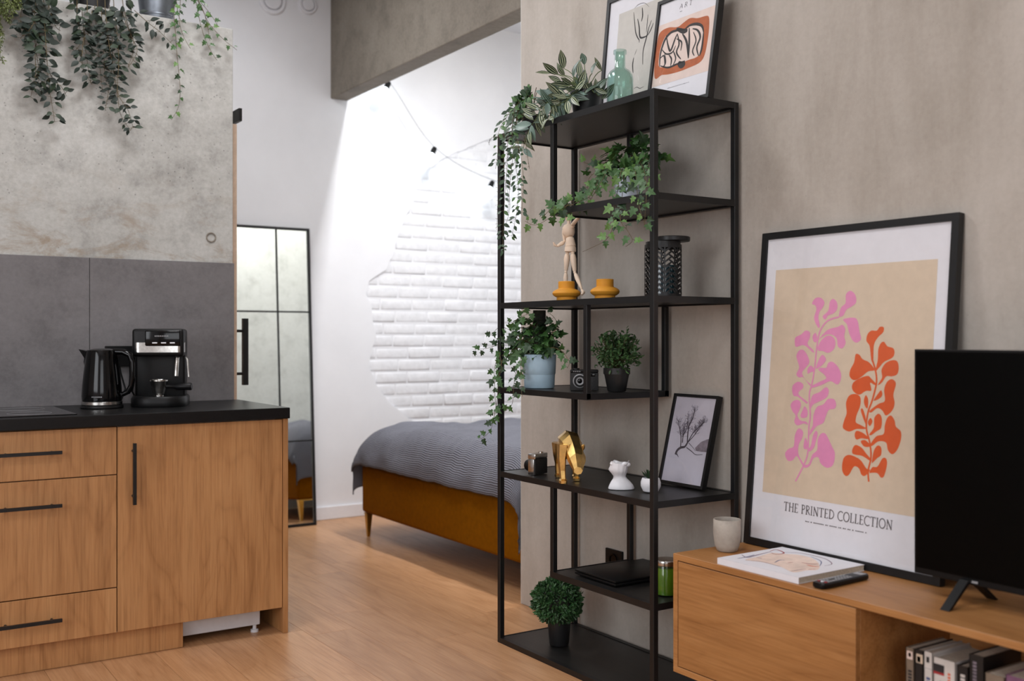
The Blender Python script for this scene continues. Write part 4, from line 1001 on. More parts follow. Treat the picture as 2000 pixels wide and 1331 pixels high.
# sparser vine left of it
hp, hc = topplant('sparser dark green hanging vine between the mossy strands and the dense vine', 80)
pot(hp, hc, .055, .07, .12, M_potblack)
st = MB()
for path in ([(85,5),(88,60),(92,120),(95,165),(100,195),(107,238)], [(70,5),(66,50),(72,110),(78,150),(62,178)], [(88,40),(70,90),(70,140),(66,160),(60,190)], [(80,20),(60,55),(44,70),(40,75)], [(95,10),(108,50),(118,60)], [(95,140),(108,160),(120,170),(130,188)], [(55,5),(42,20),(40,60)], [(72,2),(64,30),(78,62)], [(98,2),(92,30),(100,45)], [(90,150),(84,165),(70,185)]):
    kvine(hp, st, path, LV_OV, .021, .050, dy=random.uniform(0, .02), pair=True, petiole=.016)
x0, x1 = K(45, 30).x, K(110, 30).x
for _ in range(26):
    leaf(hp, random.choice(LV_OV), Vector((random.uniform(x0, x1), YV-random.uniform(-.01, .05), ZK+random.uniform(-.04, .1))), Vector((0, -.3, -1))+rv(.8), OUTK+rv(.5), random.uniform(.035, .055))
for px in (55, 72, 85, 98): st.tube(catmull(over(px)+[K(px, 8)], 4), .0018, 5)
st.build('stems', M_stem, hp)
# mossy strands at the far left
hp, hc = topplant('mossy olive hanging strands at the left edge of the concrete block', 2, 'hanging_moss')
pot(hp, hc, .06, .08, .12, M_potblack)
st = MB(); lf = MB()
for i in range(26):
    px = random.uniform(-55, 42); ln = random.uniform(60, 165)*(1 if px < 28 else .35)
    top = [K(px, -45, .0), ]
    pts = catmull([K(px+random.uniform(-6, 6), -60+ln*t*1.25, random.uniform(0, .05)) for t in (0, .3, .6, .85, 1)], 6)
    st.tube(pts, .001, 4)
    for p in pts:
        for _ in range(7):
            d = (Vector((0, -.2, -.7))+rv(1)).normalized(); n_ = rv(1); s_ = d.cross(n_).normalized(); L = random.uniform(.008, .02); q0 = p+rv(.006)
            lf.add([q0, q0+d*L*.5+s_*L*.16, q0+d*L, q0+d*L*.5-s_*L*.16], [(0, 1, 2, 3)])
lf.build('fronds', M_moss, hp, kind='stuff'); st.build('stems', M_stemg, hp)
# ivy in the zinc bucket on the right
zc_ = P(306, 33, Y=YK+.13); zb = Vector((zc_.x, YK+.13, ZK+.0005))
hp = thing('bucket_ivy', 'ivy trailing from the ribbed zinc bucket on top of the concrete block', 'plant', zb)
MB().lathe(zb, [(.066, 0), (.068, .004), (.071, .03), (.074, .032), (.074, .038), (.072, .04), (.08, .11), (.084, .112), (.084, .118), (.082, .12), (.09, .17), (.094, .174), (.09, .178), (.086, .17), (.07, .02), (1e-5, .02)], 40).build('bucket', M_zinc, hp, True)
MB().lathe(zb, [(.083, .15), (.05, .158), (1e-5, .16)], 24).build('soil', M_soil, hp, True)
st = MB()
tz = zb+Vector((.03, -.03, .16))
for path, e in (([(345,-30),(340,20),(343,70),(346,110),(350,150),(352,180),(348,210),(335,234)], 1), ([(350,-25),(352,10),(350,40),(358,70),(372,95)], 1), ([(372,-20),(384,10),(390,40),(400,75),(415,105),(424,118)], 1), ([(370,-25),(392,12),(405,40),(420,60),(440,80),(463,98)], 1), ([(380,-10),(405,20),(418,38),(424,48)], .9), ([(392,10),(404,45),(410,80)], .9), ([(345,5),(348,28),(356,45)], .8)):
    pts = [tz, tz+(K(path[0][0], path[0][1], .02)-tz)*.6+Vector((0, 0, .06))]+[K(x, y, .01+random.uniform(0, .015)) for x, y in path]
    vine(hp, st, pts, LV_IVY, .030, .031, OUTK, petiole=.012, end=e)
cluster(hp, st, tz, zb+Vector((.02, -.02, .23)), (.11, .09, .07), 40, LV_IVY, .036)
st.build('stems', M_stem, hp)

# -- striped plant in a black pot on top of the shelf
pc = P(1142, 215, X=2.33); pc = Vector((2.335, 2.985, ZP))
pc.y = 2.335*(ray(1144, 200).y/ray(1144, 200).x)
hp = thing('striped_houseplant', 'striped wandering plant in a black pot on top of the shelf', 'plant', pc)
pot(hp, pc, .042, .056, .115, M_potblack, .012)
st = MB(); tp = pc+Vector((0, 0, .11)); dref = pc.x*Fv.x+pc.y*Fv.y
def SP(px, py, dd=0): return P(px, py, X=2.335)-Vector((0, 0, 0)) + Vector((dd, 0, 0))
OUTS = (Vector((-1, -.55, 0))).normalized()
for px, py, dx, dy in ((1118,100,.0,-1.),(1136,120,.1,-1),(1160,115,.1,-1),(1085,128,-.6,-1),(1065,150,-1,-.2),(1075,165,-1,.1),(1090,178,-1,.2),(1105,150,-.4,-1),(1126,140,-.2,-1),(1150,145,.2,-1),(1172,165,.8,-.5),(1180,180,1,.1),(1140,160,0,-1),(1110,175,-.8,-.2),(1095,195,-.9,.5),(1178,155,.7,-.8),(1100,160,-.8,-.8),(1130,170,.1,-.8),(1160,160,.5,-.8)):
    for q_ in range(2 if py < 172 else 1):
        tip = SP(px+random.uniform(-8, 8)*q_, py+random.uniform(-8, 8)*q_, random.uniform(-.05, .05)); d = (Rv*dx-up*dy+rv(.35)+Vector((-.25, 0, 0)))
        d = d.normalized(); L = random.uniform(.05, .078); p0 = tip-d*L*.8
        leaf(hp, random.choice(LV_VAR[:3]), p0, d, OUTS+rv(.6), L)
        st.tube(catmull([tp, tp.lerp(p0, .6)+Vector((0, 0, .015)), p0], 3), .0016, 4, False)
# the fall of striped leaves to the left of the pot
for path in ([(1115,190),(1090,205),(1060,215),(1042,240),(1028,265),(1022,290)], [(1110,188),(1085,195),(1062,205),(1050,225)], [(1108,192),(1082,212),(1072,235)]):
    pts = [tp+Vector((-.03, .03, 0))]+[P(x, y, X=2.25-.09*min(1, i/2)) for i, (x, y) in enumerate(path)]
    vine(hp, st, pts, LV_VAR, .022, .082, OUTS, r=.0022, pair=True, petiole=.006, droop=.2)
st.build('stems', M_stemg, hp)
# -- small-leaved vine falling over the left end
vc = Vector((2.30, 3.315, ZP)); vc.y = 2.30*(ray(1040, 200).y/ray(1040, 200).x); vc.y = min(vc.y, SY1-.06)
hp = thing('trailing_vine', 'small-leaved dark vine spilling over the left corner of the shelf top', 'plant', vc)
pot(hp, vc, .035, .045, .075, M_potblack)
st = MB(); XV = SX0-.02
tp = vc+Vector((0, 0, .07))
for path in ([(1040,185),(1015,200),(995,225),(992,270),(990,330),(985,400),(982,470),(985,492)], [(1040,180),(1010,205),(1000,250),(1005,310),(1012,360),(1010,410),(1000,460)], [(1035,190),(1012,215),(1010,270),(1020,320),(1022,370),(1018,420)], [(1030,195),(1000,215),(975,255),(972,300),(968,330)], [(1038,190),(1005,230),(998,290),(975,350),(972,400),(970,450)], [(1030,200),(1020,240),(1028,290),(1034,330)], [(1030,210),(985,262),(962,268),(955,280)], [(1035,190),(1008,240),(1002,300),(996,360),(992,420)], [(1030,200),(990,240),(984,300),(986,350),(996,400),(988,440)]):
    pts = [tp, tp+Vector((-.06, .02, .03))]+[P(x, y, X=XV-random.uniform(-.01, .05) if y > 240 else 2.22) for x, y in path]
    vine(hp, st, pts, LV_VN, .026, .034, OUTS, r=.0012, pair=True, petiole=.010)
cluster(hp, st, tp, P(1042, 190, X=2.26), (.05, .06, .055), 52, LV_VN, .036, OUTS)
st.build('stems', M_stem, hp)
# -- aqua bottle
bc = Vector((2.345, 0, ZP)); bc.y = bc.x*(ray(1211, 190).y/ray(1211, 190).x)
bt = thing('glass_bottle', 'aqua green glass bottle standing before the line drawing', 'bottle', bc)
MB().lathe(bc, [(0.036, 0), (0.045, 0.00416), (0.0474, 0.01248), (0.0474, 0.12272), (0.0444, 0.13936), (0.036, 0.15288), (0.024, 0.1612), (0.0198, 0.1664), (0.0186, 0.2132), (0.0234, 0.21528), (0.0234, 0.22776), (0.0186, 0.22984), (0.01536, 0.22776), (0.01536, 0.1664), (0.0204, 0.15808), (0.0336, 0.14872), (0.0414, 0.1352), (0.04416, 0.12064), (0.04416, 0.01456), (0.036, 0.00832), (1.2e-05, 0.01248)], 40).build('glass', M_bottle, bt, 60)
# -- ivy in pale pot on second level
Z2 = LV[5]
ic = Vector((2.36, 0, Z2)); ic.y = ic.x*(ray(1228, 340).y/ray(1228, 340).x)
hp = thing('ivy_plant', 'bright green ivy in a pale grey pot on the upper half shelf', 'plant', ic)
pot(hp, ic, .044, .056, .128, M_palepot, prof=[(.042, 0), (.045, .003), (.047, .05), (.05, .052), (.0575, .128), (.054, .129), (.05, .1), (1e-5, .1)])
st = MB(); tp = ic+Vector((0, 0, .12))
cluster(hp, st, tp, tp+Vector((.015, -.01, .05)), (.09, .13, .055), 80, LV_IVY, .046, OUTS, zmin=-.25)
for path, xs, e in (([(1200,310),(1180,330),(1165,360),(1150,385),(1120,398),(1095,408),(1070,428),(1045,440),(1025,432)], (2.3, 2.2, 2.16), 1), ([(1195,315),(1170,325),(1150,320),(1140,318)], (2.34, 2.3, 2.3), 1), ([(1200,310),(1190,340),(1165,370),(1150,395),(1128,400)], (2.32, 2.25, 2.2), 1), ([(1198,320),(1176,352),(1160,380)], (2.3, 2.24, 2.2), 1),
                ([(1215,330),(1205,380),(1200,420),(1195,450),(1182,470),(1160,482),(1138,492)], (2.24, 2.15, 2.16), .75), ([(1220,330),(1215,385),(1212,430),(1225,450),(1235,470),(1222,482)], (2.26, 2.155, 2.15), .85), ([(1240,330),(1245,380),(1250,410),(1260,440)], (2.25, 2.155, 2.15), 1), ([(1190,318),(1172,345),(1150,372),(1125,392),(1090,405)], (2.3, 2.24, 2.18), 1), ([(1250,320),(1262,350),(1262,390),(1258,445)], (2.28, 2.16, 2.15), 1), ([(1180,320),(1165,335),(1150,350),(1148,380)], (2.3, 2.25, 2.22), 1), ([(1262,310),(1272,340),(1268,372)], (2.3, 2.24, 2.2), 1), ([(1110,400),(1100,412),(1108,428)], (2.16, 2.16, 2.15), 1), ([(1120,400),(1082,405),(1060,425)], (2.17, 2.16, 2.15), 1)):
    n = len(path); pts = ([tp] if path[0][0] > 1150 else [])+[P(x, y, X=xs[0]+(xs[1]-xs[0])*min(1, i/(n*.4)) if i < n*.4 else xs[1]+(xs[2]-xs[1])*(i-n*.4)/(n*.6)) for i, (x, y) in enumerate(path)]
    vine(hp, st, pts, LV_IVY, .025, .041, OUTS, r=.0014, petiole=.014, end=e)
st.build('stems', M_stem, hp)
# -- ivy in blue pot on fourth level
Z4 = LV[3]
ic = Vector((2.285, 3.268, Z4))
hp = thing('ivy_plant', 'dark ivy in a sky blue pot trailing over the left post', 'plant', ic)
MB().lathe(ic, [(.056, 0), (.0585, .003), (.0605, .052), (.0605, .053), (.0625, .055), (.0655, .127), (.063, .13), (.06, .126), (.058, .1), (1e-5, .1)], 44).build('pot', M_bluepot, hp, 60)
MB().lathe(ic, [(.0585, .101), (.05, .108), (1e-5, .11)], 24).build('soil', M_soil, hp, True)
MB().tube([ic+Vector((0, 0, .1)), ic+Vector((0, 0, .2)), ic+Vector((0, 0, LV[4]-Z4-.03))], [.026, .026, .025], 16).build('coir_pole', M_coir, hp, True)
st = MB(); tp = ic+Vector((0, 0, .115))
cluster(hp, st, tp, tp+Vector((-.01, .01, .075)), (.085, .095, .075), 118, LV_IVYD, .044, OUTS)
cluster(hp, st, tp+Vector((0, 0, .1)), tp+Vector((-.02, .015, .12)), (.06, .09, .045), 26, LV_IVYD, .034, OUTS)
for path, xs, e in (([(1030,670),(1000,660),(975,672),(955,680),(940,682),(922,682)], (2.24, 2.18, 2.17), .9), ([(1020,680),(990,690),(968,710),(966,760),(968,800),(958,840),(940,858)], (2.23, 2.15, 2.14), 1), ([(1025,690),(1010,720),(1004,750),(1000,790),(985,805)], (2.22, 2.15, 2.14), 1), ([(1020,670),(995,645),(975,640),(960,655)], (2.24, 2.2, 2.18), 1), ([(1020,690),(985,700),(975,730),(970,790),(962,820)], (2.23, 2.15, 2.14), 1), ([(1075,680),(1095,685),(1105,695),(1112,708),(1108,720)], (2.26, 2.22, 2.2), 1), ([(1080,650),(1090,640),(1082,620),(1068,610)], (2.26, 2.24, 2.22), 1), ([(1015,660),(1000,635),(1020,618),(1045,612)], (2.24, 2.2, 2.22), 1), ([(1022,700),(1016,740),(1020,775)], (2.2, 2.14, 2.14), .9), ([(975,690),(980,720),(966,750)], (2.15, 2.14, 2.14), 1)):
    n = len(path); pts = ([tp] if path[0][0] > 1000 else [])+[P(x, y, X=xs[0]+(xs[1]-xs[0])*min(1, i/(n*.4)) if i < n*.4 else xs[1]+(xs[2]-xs[1])*(i-n*.4)/(n*.6)) for i, (x, y) in enumerate(path)]
    vine(hp, st, pts, LV_IVYD+[LV_IVY[0]], .026, .038, OUTS, r=.0013, petiole=.012, end=e)
st.build('stems', M_stem, hp)
# -- leafy bush in black pot, fourth level ; boxwood ball on the base
def bush(label, c, r0, r1, h, ctr, rad, n, mt, L, name, spiky, ring=None):
    hp = thing(name, label, 'plant', c); pot(hp, c, r0, r1, h, M_potblack, .022 if spiky else .006)
    lf = MB(); st = MB(); tp = Vector(c)+Vector((0, 0, h*.9)); ctr = Vector(ctr)
    for i in range(n):
        a = rv(1)
        while a.length > 1 or a.length < .05: a = rv(1)
        rr_ = random.uniform(.82, 1.0) if not spiky else random.uniform(.45, 1.0)
        a = a.normalized(); p = ctr+Vector((a.x*rad[0], a.y*rad[1], a.z*rad[2]))*rr_
        if p.z < c[2]+h*.8: continue
        if spiky and i % 2 == 0: st.tube([tp, tp.lerp(p, .5)+Vector((0, 0, .012)), p], .0007, 3, False)
        k_ = 6 if spiky else 2
        for j in range(k_):
            q0 = p-a*(j*.007 if spiky else 0)+rv(.003)
            d = (a*(.6 if spiky else .8)+rv(.9)).normalized(); nn = (a+rv(.6)); s_ = d.cross(nn)
            if s_.length < 1e-4: continue
            s_.normalize(); nn = s_.cross(d).normalized(); l = L*random.uniform(.6, 1.15)
            lf.add([q0, q0+d*l*.35+s_*l*.24+nn*l*.06, q0+d*l*.75+s_*l*.17+nn*l*.03, q0+d*l-nn*l*.1, q0+d*l*.75-s_*l*.17+nn*l*.03, q0+d*l*.35-s_*l*.24+nn*l*.06], [(0, 1, 2, 3), (0, 3, 4, 5)])
    lf.build('foliage', mt, hp, kind='stuff')
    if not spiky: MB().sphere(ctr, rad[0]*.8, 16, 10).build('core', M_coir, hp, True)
    if st.v: st.build('stems', M_stem, hp)
    return hp
bc = Vector((2.375, 2.908, Z4))
bush('bushy small-leaved green plant in a black pot beside the camera', bc, .0335, .0455, .085, bc+Vector((0, 0, .145)), (.098, .098, .088), 230, M_bush, .020, 'leafy_plant', True)
xc = Vector((2.325, 0, LV[0])); xc.y = xc.x*(ray(1092, 1263).y/ray(1092, 1263).x)
bush('clipped boxwood ball in a black pot on the bottom shelf', xc, .037, .047, .115, xc+Vector((-.004, .008, .165)), (.092, .092, .085), 1500, M_box, .019, 'boxwood_plant', False)
# -- succulent
sc_ = Vector((2.318, 0, Z5)); sc_.y = sc_.x*(ray(1271, 955).y/ray(1271, 955).x)
hp = thing('succulent', 'tiny succulent in a round white pot behind the front post', 'plant', sc_)
MB().lathe(sc_, [(.018, 0), (.026, .003), (.034, .02), (.034, .034), (.029, .047), (.026, .048), (.024, .04), (1e-5, .04)], 32).build('pot', M_whitecer, hp, True)
sm = leafmesh('succulent_leaf', [(0, .06), (.3, .17), (.6, .18), (.85, .1), (1, .005)], M_leafivyd, .5, -.25)
for k_ in range(18):
    a = k_*2.4; r_ = .25+.75*k_/18; d = Vector((math.cos(a)*r_, math.sin(a)*r_, 1.1-r_*.7)); leaf(hp, sm, sc_+Vector((math.cos(a)*.006, math.sin(a)*.006, .042)), d, Vector((-math.cos(a), -math.sin(a), 1)), .032+.006*r_)

# ------------------------------------------------------------------ other shelf things
Z3 = LV[4]
# candle holders
for px, X_, lab in ((1106.5, 2.26, 'mustard ceramic candle holder at the mannequin foot'), (1181.5, 2.285, 'mustard ceramic candle holder midway between mannequin and lantern')):
    c = Vector((X_, 0, Z3)); d = ray(px, 570); c.y = X_*d.y/d.x
    t_ = thing('candle_holder', lab, 'candle holder', c, 'mustard candle holders')
    MB().lathe(c, [(.034, 0), (.0365, .002), (.0365, .013), (.042, .015), (.050, .021), (.0525, .0275), (.050, .034), (.042, .040), (.034, .043), (.0305, .046), (.0305, .070), (.029, .0715), (.0275, .070), (.0275, .056), (1e-5, .054)], 40).build('body', M_mustard, t_, True)
# mannequin
XM = 2.385
def MN(x, y): return P(1060+x/7.0, 410+y/7.0, X=XM)
foot = MN(545, 1165); dz = Z3+.0005-foot.z
def MM(x, y, dx=0): return P(1060+x/7.0, 410+y/7.0, X=XM+dx)
mt_ = thing('artist_mannequin', 'jointed pale wooden artist mannequin under the ivy, one arm raised', 'mannequin', Vector((XM, MN(430, 1160).y, Z3)))
wsc = 3.87/FPX/7.0*1.14
def limb(name, a, b, w0, wm, w1, par=None):
    a, b = Vector(a), Vector(b); c = [a.lerp(b, t) for t in (0, .08, .3, .6, .92, 1)]
    return MB().tube(c, [w0*.5*wsc, w0*.9*wsc, wm*wsc, (wm*.6+w1*.4)*wsc, w1*wsc, w1*.6*wsc], 14).build(name, M_mann, par or mt_, True)
def egg(name, c, w, h, par=None, d=.8): return MB().sphere(c, 1, 20, 12, (w*wsc*d, w*wsc, h*wsc)).build(name, M_mann, par or mt_, True)
egg('head', MM(352, 95), 42, 62); limb('neck', MM(355, 150), MM(355, 205), 18, 20, 22)
MB().tube([MM(355, 195), MM(355, 215), MM(353, 260), MM(355, 320), MM(365, 362), MM(368, 372)], [30*wsc, 60*wsc, 78*wsc, 76*wsc, 56*wsc, 40*wsc], 20).build('chest', M_mann, mt_, True)
MB().tube([MM(370, 375), MM(372, 390), MM(376, 440), MM(380, 500)], [34*wsc, 50*wsc, 58*wsc, 66*wsc], 20).build('waist', M_mann, mt_, True)
MB().tube([MM(380, 485), MM(378, 520), MM(376, 570), MM(376, 578)], [56*wsc, 70*wsc, 72*wsc, 60*wsc], 20).build('pelvis', M_mann, mt_, True)
for x in (338, 410): egg('hip_joint', MM(x, 590), 24, 22, None, 1)
limb('thigh', MM(336, 598), MM(318, 840), 34, 38, 24); egg('knee_joint', MM(317, 848), 20, 18, None, 1); limb('shin', MM(316, 856), MM(312, 1085, .01), 24, 29, 16)
MB().tube([MM(312, 1090, .01), MM(308, 1130, -.01), MM(304, 1158, -.04)], [15*wsc, 22*wsc, 14*wsc], 12).build('foot', M_mann, mt_, True)
limb('thigh', MM(410, 598), MM(438, 850), 34, 38, 24); egg('knee_joint', MM(440, 858), 20, 18, None, 1); limb('shin', MM(442, 866), MM(535, 1092), 24, 29, 16)
MB().tube([MM(535, 1098), MM(555, 1130, -.01), MM(535, 1165, -.035)], [15*wsc, 22*wsc, 14*wsc], 12).build('foot', M_mann, mt_, True)
egg('shoulder_joint', MM(415, 225), 22, 20, None, 1); limb('upper_arm', MM(398, 215, -.01), MM(500, 95, -.03), 22, 25, 20)
egg('shoulder_joint', MM(292, 250), 22, 20, None, 1); limb('upper_arm', MM(285, 265), MM(298, 420, .0), 22, 24, 18); egg('elbow_joint', MM(298, 428), 17, 16, None, 1); limb('forearm', MM(296, 440), MM(195, 500, -.03), 22, 26, 16)
MB().tube([MM(195, 500, -.03), MM(160, 480, -.04), MM(145, 445, -.045)], [12*wsc, 18*wsc, 8*wsc], 12).build('hand', M_mann, mt_, True)
# lantern
lc = Vector((2.345, 0, Z3)); d = ray(1295, 573); lc.y = 2.345*d.y/d.x
ln = thing('lantern', 'black cut-metal lantern with lid ajar holding a teal glass', 'lantern', lc)
rl, hl = .0625, .178
def ringb(z0, z1, r_=rl): return [(r_-.002, z0), (r_, z0), (r_, z1), (r_-.002, z1), (r_-.002, z0)]
cgm = MB()
cgm.lathe(lc, [(1e-5, .0005), (rl-.01, .0005), (rl, .002), (rl, .012), (rl-.002, .012), (rl-.004, .004), (1e-5, .004)], 40)
cgm.build('base_plate', M_black, ln, True)
cg = MB()
for z0, z1 in ((hl-.012, hl),): 
    pts = 40
    cg.lathe(lc, [(rl-.002, z0), (rl, z0), (rl, z1), (rl-.002, z1)], pts)
cg.f = [f for f in cg.f if len(f) == 4]; cg.m = cg.m[:len(cg.f)]
def cyl(a, z, r_=rl): return lc+Vector((math.cos(a)*r_, math.sin(a)*r_, z))
def cbar(a0, z0, a1, z1, w_):
    n = 5; vs = []
    for i in range(n+1):
        t = i/n; a = a0+(a1-a0)*t; z = z0+(z1-z0)*t; ww = w_*(.45+.9*math.sin(math.pi*(.15+.7*t)))
        vs += [cyl(a, z-ww/2), cyl(a, z+ww/2), cyl(a, z+ww/2, rl-.0015), cyl(a, z-ww/2, rl-.0015)]
    fs = []
    for i in range(n):
        for k_ in range(4): fs.append((i*4+k_, i*4+(k_+1) % 4, (i+1)*4+(k_+1) % 4, (i+1)*4+k_))
    cg.add(vs, fs+[(0, 1, 2, 3), (n*4+3, n*4+2, n*4+1, n*4)])
nr = 8
for i in range(nr):
    a = 2*math.pi*i/nr+.15; da = 2*math.pi/nr
    vs = [cyl(a+s_*.035, z, q_) for z in (.008, hl-.006) for s_ in (-1, 1) for q_ in (rl, rl-.002)]
    cg.add(vs, [(0,1,3,2),(4,6,7,5),(0,4,5,1),(2,3,7,6),(0,2,6,4),(1,5,7,3)])
    for j in range(9):
        z = .014+j*.0178
        cbar(a, z-.004, a+da*.5, z+.014 if z+.014 < hl-.004 else hl-.006, .0062); cbar(a+da, z-.004, a+da*.5, z+.014 if z+.014 < hl-.004 else hl-.006, .0062)
cg.build('cut_lattice', M_black, ln)
MB().lathe(lc, [(1e-5, .005), (.04, .005), (.047, .01), (.048, .108), (.045, .108), (.044, .014), (1e-5, .012)], 32).build('glass_liner', M_teal, ln, True)
ld = lc+Vector((.012, -.022, 0))+Rv*.006
MB().lathe(lc, [(rl-.012, hl), (rl-.004, hl), (rl-.004, hl+.010), (rl-.012, hl+.010), (rl-.012, hl)], 40).build('collar', M_black, ln, True)
MB().lathe(ld, [(1e-5, hl+.0105), (rl-.004, hl+.0105), (rl-.002, hl+.012), (rl-.002, hl+.024), (rl-.006, hl+.026), (1e-5, hl+.026)], 40).build('lid', M_black, ln, True)
# vintage box camera, level four
ca = Vector((2.315, 0, Z4)); d = ray(1141, 755); ca.y = 2.315*d.y/d.x
ang = R(8); vu = Vector((math.sin(R(-14)), -math.cos(R(-14)), 0)).normalized(); vu = (Rv*.92+Vector((0, -1, 0))*.08+Vector((0,0,0))).normalized(); vn = Vector((vu.y, -vu.x, 0))
if vn.dot(Fv) > 0: vn = -vn
vcm = thing('vintage_camera', 'black vintage camera with round lens between blue pot and bush', 'camera', ca)
def vb(name, mt, a0, a1, b0, b1, z0, z1, bev=.003): return MB().obox(ca, vu, up, vn, a0, a1, z0, z1, b0, b1).build(name, mt, vcm, 40, bevel=bev, seg=2)
vb('body', M_leather, -.052, .052, -.025, .025, .0005, .066); vb('top_cover', M_plastic, -.052, .052, -.025, .025, .066, .077, .004)
def disk(par, c, axis, prof, mt, name, n=28):
    o = MB().lathe((0, 0, 0), prof, n).build(name, mt, par, True)
    q_ = Vector((0, 0, 1)).rotation_difference(axis).to_matrix().to_4x4(); o.matrix_parent_inverse = W[par.name].inverted() @ Matrix.Translation(c) @ q_; return o
lcn = ca-vu*.016+up*.036+vn*.025
disk(vcm, lcn, vn, [(.0255, 0), (.0255, .006), (.022, .009), (.018, .009)], M_grey, 'lens_ring'); disk(vcm, lcn, vn, [(.0215, .002), (.0215, .013), (.016, .0135), (.014, .006), (1e-5, .005)], M_plastic, 'lens_barrel'); disk(vcm, lcn, vn, [(.0125, .005), (.009, .009), (1e-5, .0105)], M_gloss, 'lens')
vb('viewfinder', M_gloss, .02, .04, .02, .0262, .052, .063, .001)
disk(vcm, ca-vu*.03+up*.077, up, [(.013, 0), (.013, .004), (.011, .005), (1e-5, .005)], M_black, 'winding_knob')
b = MB()
for i in range(4): b.obox(ca, vu, up, vn, -.04+i*.0072, -.04+i*.0072+.004, .0685, .0725, .024, .0255)
b.build('lettering', M_grey, vcm)
# silver camera, level five
ca = P(1041, 921, z=Z5); ca = Vector((2.235, 3.262, Z5)); d = ray(1043, 920); ca.y = ca.x*d.y/d.x
s_c = thing('compact_camera', 'silver-topped black film camera near the left post', 'camera', ca)
a_ = R(20); vu = Vector((math.cos(a_), math.sin(a_), 0)); vn = Vector((-vu.y, vu.x, 0))     # long side runs back into the shelf, lens faces the bed
MB().obox(ca, vu, vn, up, -.015, .068, -.016, .018, .0005, .06).build('body', M_leather, s_c, 40, bevel=.003)
MB().obox(ca, vu, vn, up, -.0155, .0685, -.0165, .0185, .06, .08).build('top_cover', M_steel, s_c, 40, bevel=.003)
MB().obox(ca, vu, vn, up, -.0165, -.012, -.010, .016, .0008, .06).build('side_trim', M_steel, s_c, 40, bevel=.001)
disk(s_c, ca+vu*.006+vn*.018+up*.034, vn, [(.022, 0), (.022, .014), (.019, .02), (.012, .02), (1e-5, .014)], M_plastic, 'lens_barrel')
disk(s_c, ca+vu*.045+up*.08, up, [(.009, 0), (.009, .004), (1e-5, .005)], M_steel, 'dial')
# gold animal
gb = Vector((2.222, 0, Z5)); d = ray(1113, 935); gb.y = gb.x*d.y/d.x
an = thing('animal_figurine', 'faceted gold animal figurine striding with head lowered', 'figurine', gb)
gd = (-Fv+Rv*.05).normalized(); gs = Vector((gd.y, -gd.x, 0))     # forward, sideways (viewer's right when facing us)
if gs.dot(Rv) < 0: gs = -gs
def G(f, s_, z): return gb+gd*f+gs*s_+up*z
def gring(f, s0, z, w_, h, n=7, rot=0): return [G(f, s0+w_*math.cos(2*math.pi*k_/n+rot), z+h*math.sin(2*math.pi*k_/n+rot)) for k_ in range(n)]
b = MB()
b.loft([gring(-.185, .008, .115, .014, .02), gring(-.165, .008, .122, .036, .045), gring(-.12, .006, .132, .043, .047), gring(-.07, .004, .132, .041, .043), gring(-.03, .004, .135, .044, .05), gring(.0, .008, .128, .04, .046), gring(.022, .014, .112, .033, .038), gring(.042, .018, .098, .034, .034), gring(.06, .020, .084, .030, .029), gring(.078, .020, .066, .021, .020), gring(.09, .020, .054, .016, .014)])
def gleg(pts): b.loft([[G(f+a*r_, s_+c*r_*.8, z) for a, c in ((-1, -.6), (0, -1), (1, -.6), (1, .6), (0, 1), (-1, .6))] for f, s_, z, r_ in pts])
gleg([(.0, -.026, .14, .028), (.004, -.03, .09, .021), (.006, -.028, .045, .015), (.008, -.026, .016, .014), (.016, -.026, .010, .019), (.016, -.026, .0008, .018)])
gleg([(-.02, .03, .13, .026), (-.035, .031, .085, .02), (-.05, .03, .045, .014), (-.055, .03, .014, .013), (-.047, .03, .009, .017), (-.047, .03, .0008, .016)])
gleg([(-.14, -.026, .13, .034), (-.15, -.028, .085, .024), (-.165, -.028, .05, .014), (-.155, -.028, .014, .013), (-.147, -.028, .009, .017), (-.147, -.028, .0008, .016)])
gleg([(-.145, .034, .13, .034), (-.13, .036, .085, .024), (-.14, .034, .05, .014), (-.12, .034, .014, .013), (-.112, .034, .009, .017), (-.112, .034, .0008, .016)])
for s_ in (-.002, .042): b.loft([gring(.022, s_, .124, .009, .008, 5), gring(.026, s_+(-.004 if s_ < .02 else .004), .136, .006, .005, 5), gring(.027, s_+(-.004 if s_ < .02 else .004), .139, .002, .002, 5)])
b.tube([G(-.182, .008, .125), G(-.2, .008, .11), G(-.21, .008, .08), G(-.215, .008, .06)], [.008, .007, .006, .004], 6)
b.build('body', M_gold, an)
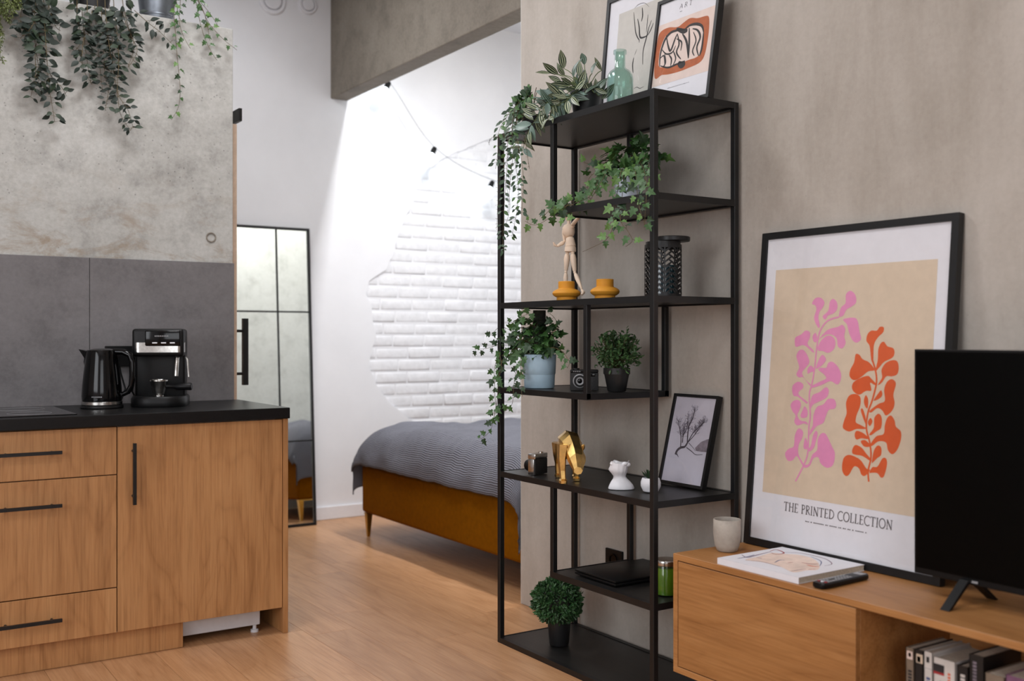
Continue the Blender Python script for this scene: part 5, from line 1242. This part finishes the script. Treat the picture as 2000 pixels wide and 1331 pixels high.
# white bust
bc = Vector((2.275, 0, Z5)); d = ray(1211, 948); bc.y = bc.x*d.y/d.x
bs_ = thing('bust_ornament', 'small white bust ornament cut off at the brow', 'ornament', bc)
bu = Rv; bn = -Fv; b = MB(); rings = []
prof = [(0, .044, .028, -.0, .004), (.004, .045, .029, 0, .004), (.014, .041, .027, .0, .004), (.026, .033, .024, 0, .002), (.036, .024, .02, 0, 0), (.044, .021, .019, 0, -.002), (.052, .024, .022, .004, -.004), (.06, .028, .026, .007, -.005), (.068, .029, .028, .008, -.005), (.076, .029, .028, .008, -.004), (.084, .0305, .028, .008, -.003), (.091, .032, .028, .008, -.002)]
n = 36
for z, a_, c_, fo, so_ in prof:
    rg = []
    for k_ in range(n):
        t = 2*math.pi*k_/n; x_ = a_*math.cos(t)+so_; y_ = c_*math.sin(t)+fo
        dirn = t-R(205)                                   # face looks to the left
        face = max(0, math.cos(dirn))**6
        if .05 < z < .085: 
            x_ += math.cos(R(205))*face*.010*(1-abs(z-.072)/.02); y_ -= math.sin(R(205))*face*.004
        wav = (.006*math.sin(t*3+.6)+.004*math.sin(t*5))*(max(0, z-.06)/.031)
        rid = .0012*math.sin(t*11)*(1 if z > .05 else .3)
        rg.append(bc+bu*(x_+rid*math.cos(t))+bn*(y_+rid*math.sin(t))+up*(z+wav+.0004))
    rings.append(rg)
b.loft(rings); b.build('body', M_whitecer, bs_, 60)
egs = MB()
for t, z, r_ in ((R(165), .088, .009), (R(30), .086, .010), (R(60), .09, .009), (R(330), .086, .008), (R(250), .088, .009)):
    egs.sphere(bc+bu*(.027*math.cos(t))+bn*(.024*math.sin(t)+.006)+up*z, r_, 12, 8, (1.2, 1, .8))
egs.build('curls', M_whitecer, bs_, True)
# laptop
Z6 = LV[1]
lp = thing('laptop', 'closed black laptop lying on the lowest half shelf', 'laptop', (2.38, 2.84, Z6))
MB().box(2.222, 2.542, 2.728, 2.958, Z6+.003, Z6+.012).build('base', M_plastic, lp, 40, bevel=.003)
MB().box(2.222, 2.542, 2.728, 2.958, Z6+.0135, Z6+.021).build('lid', M_plastic, lp, 40, bevel=.003)
MB().box(2.50, 2.535, 2.75, 2.936, Z6+.0125, Z6+.0134).build('hinge', M_black, lp)
for x in (2.24, 2.52):
    for y in (2.745, 2.94): MB().box(x-.008, x+.008, y-.006, y+.006, Z6+.0002, Z6+.0031).build('rubber_foot', M_black, lp)
# green candle jar
gc = Vector((2.31, 0, Z6)); d = ray(1302, 1160); gc.y = gc.x*d.y/d.x
gj = thing('candle_jar', 'green candle in a lidded glass jar at the shelf end', 'candle', gc)
MB().lathe(gc, [(.036, .003), (.0375, .005), (.0375, .09), (1e-5, .092)], 36).build('wax', M_green, gj, True)
MB().lathe(gc, [(.036, .0), (.0395, .003), (.0395, .1), (.037, .104), (.0365, .104), (.0385, .098), (.0385, .005), (1e-5, .002)], 36).build('glass', M_jarglass, gj, True)
MB().lathe(gc, [(.0405, .099), (.0412, .1), (.0412, .113), (.0395, .116), (1e-5, .1165)], 36).build('lid', M_steel, gj, True)
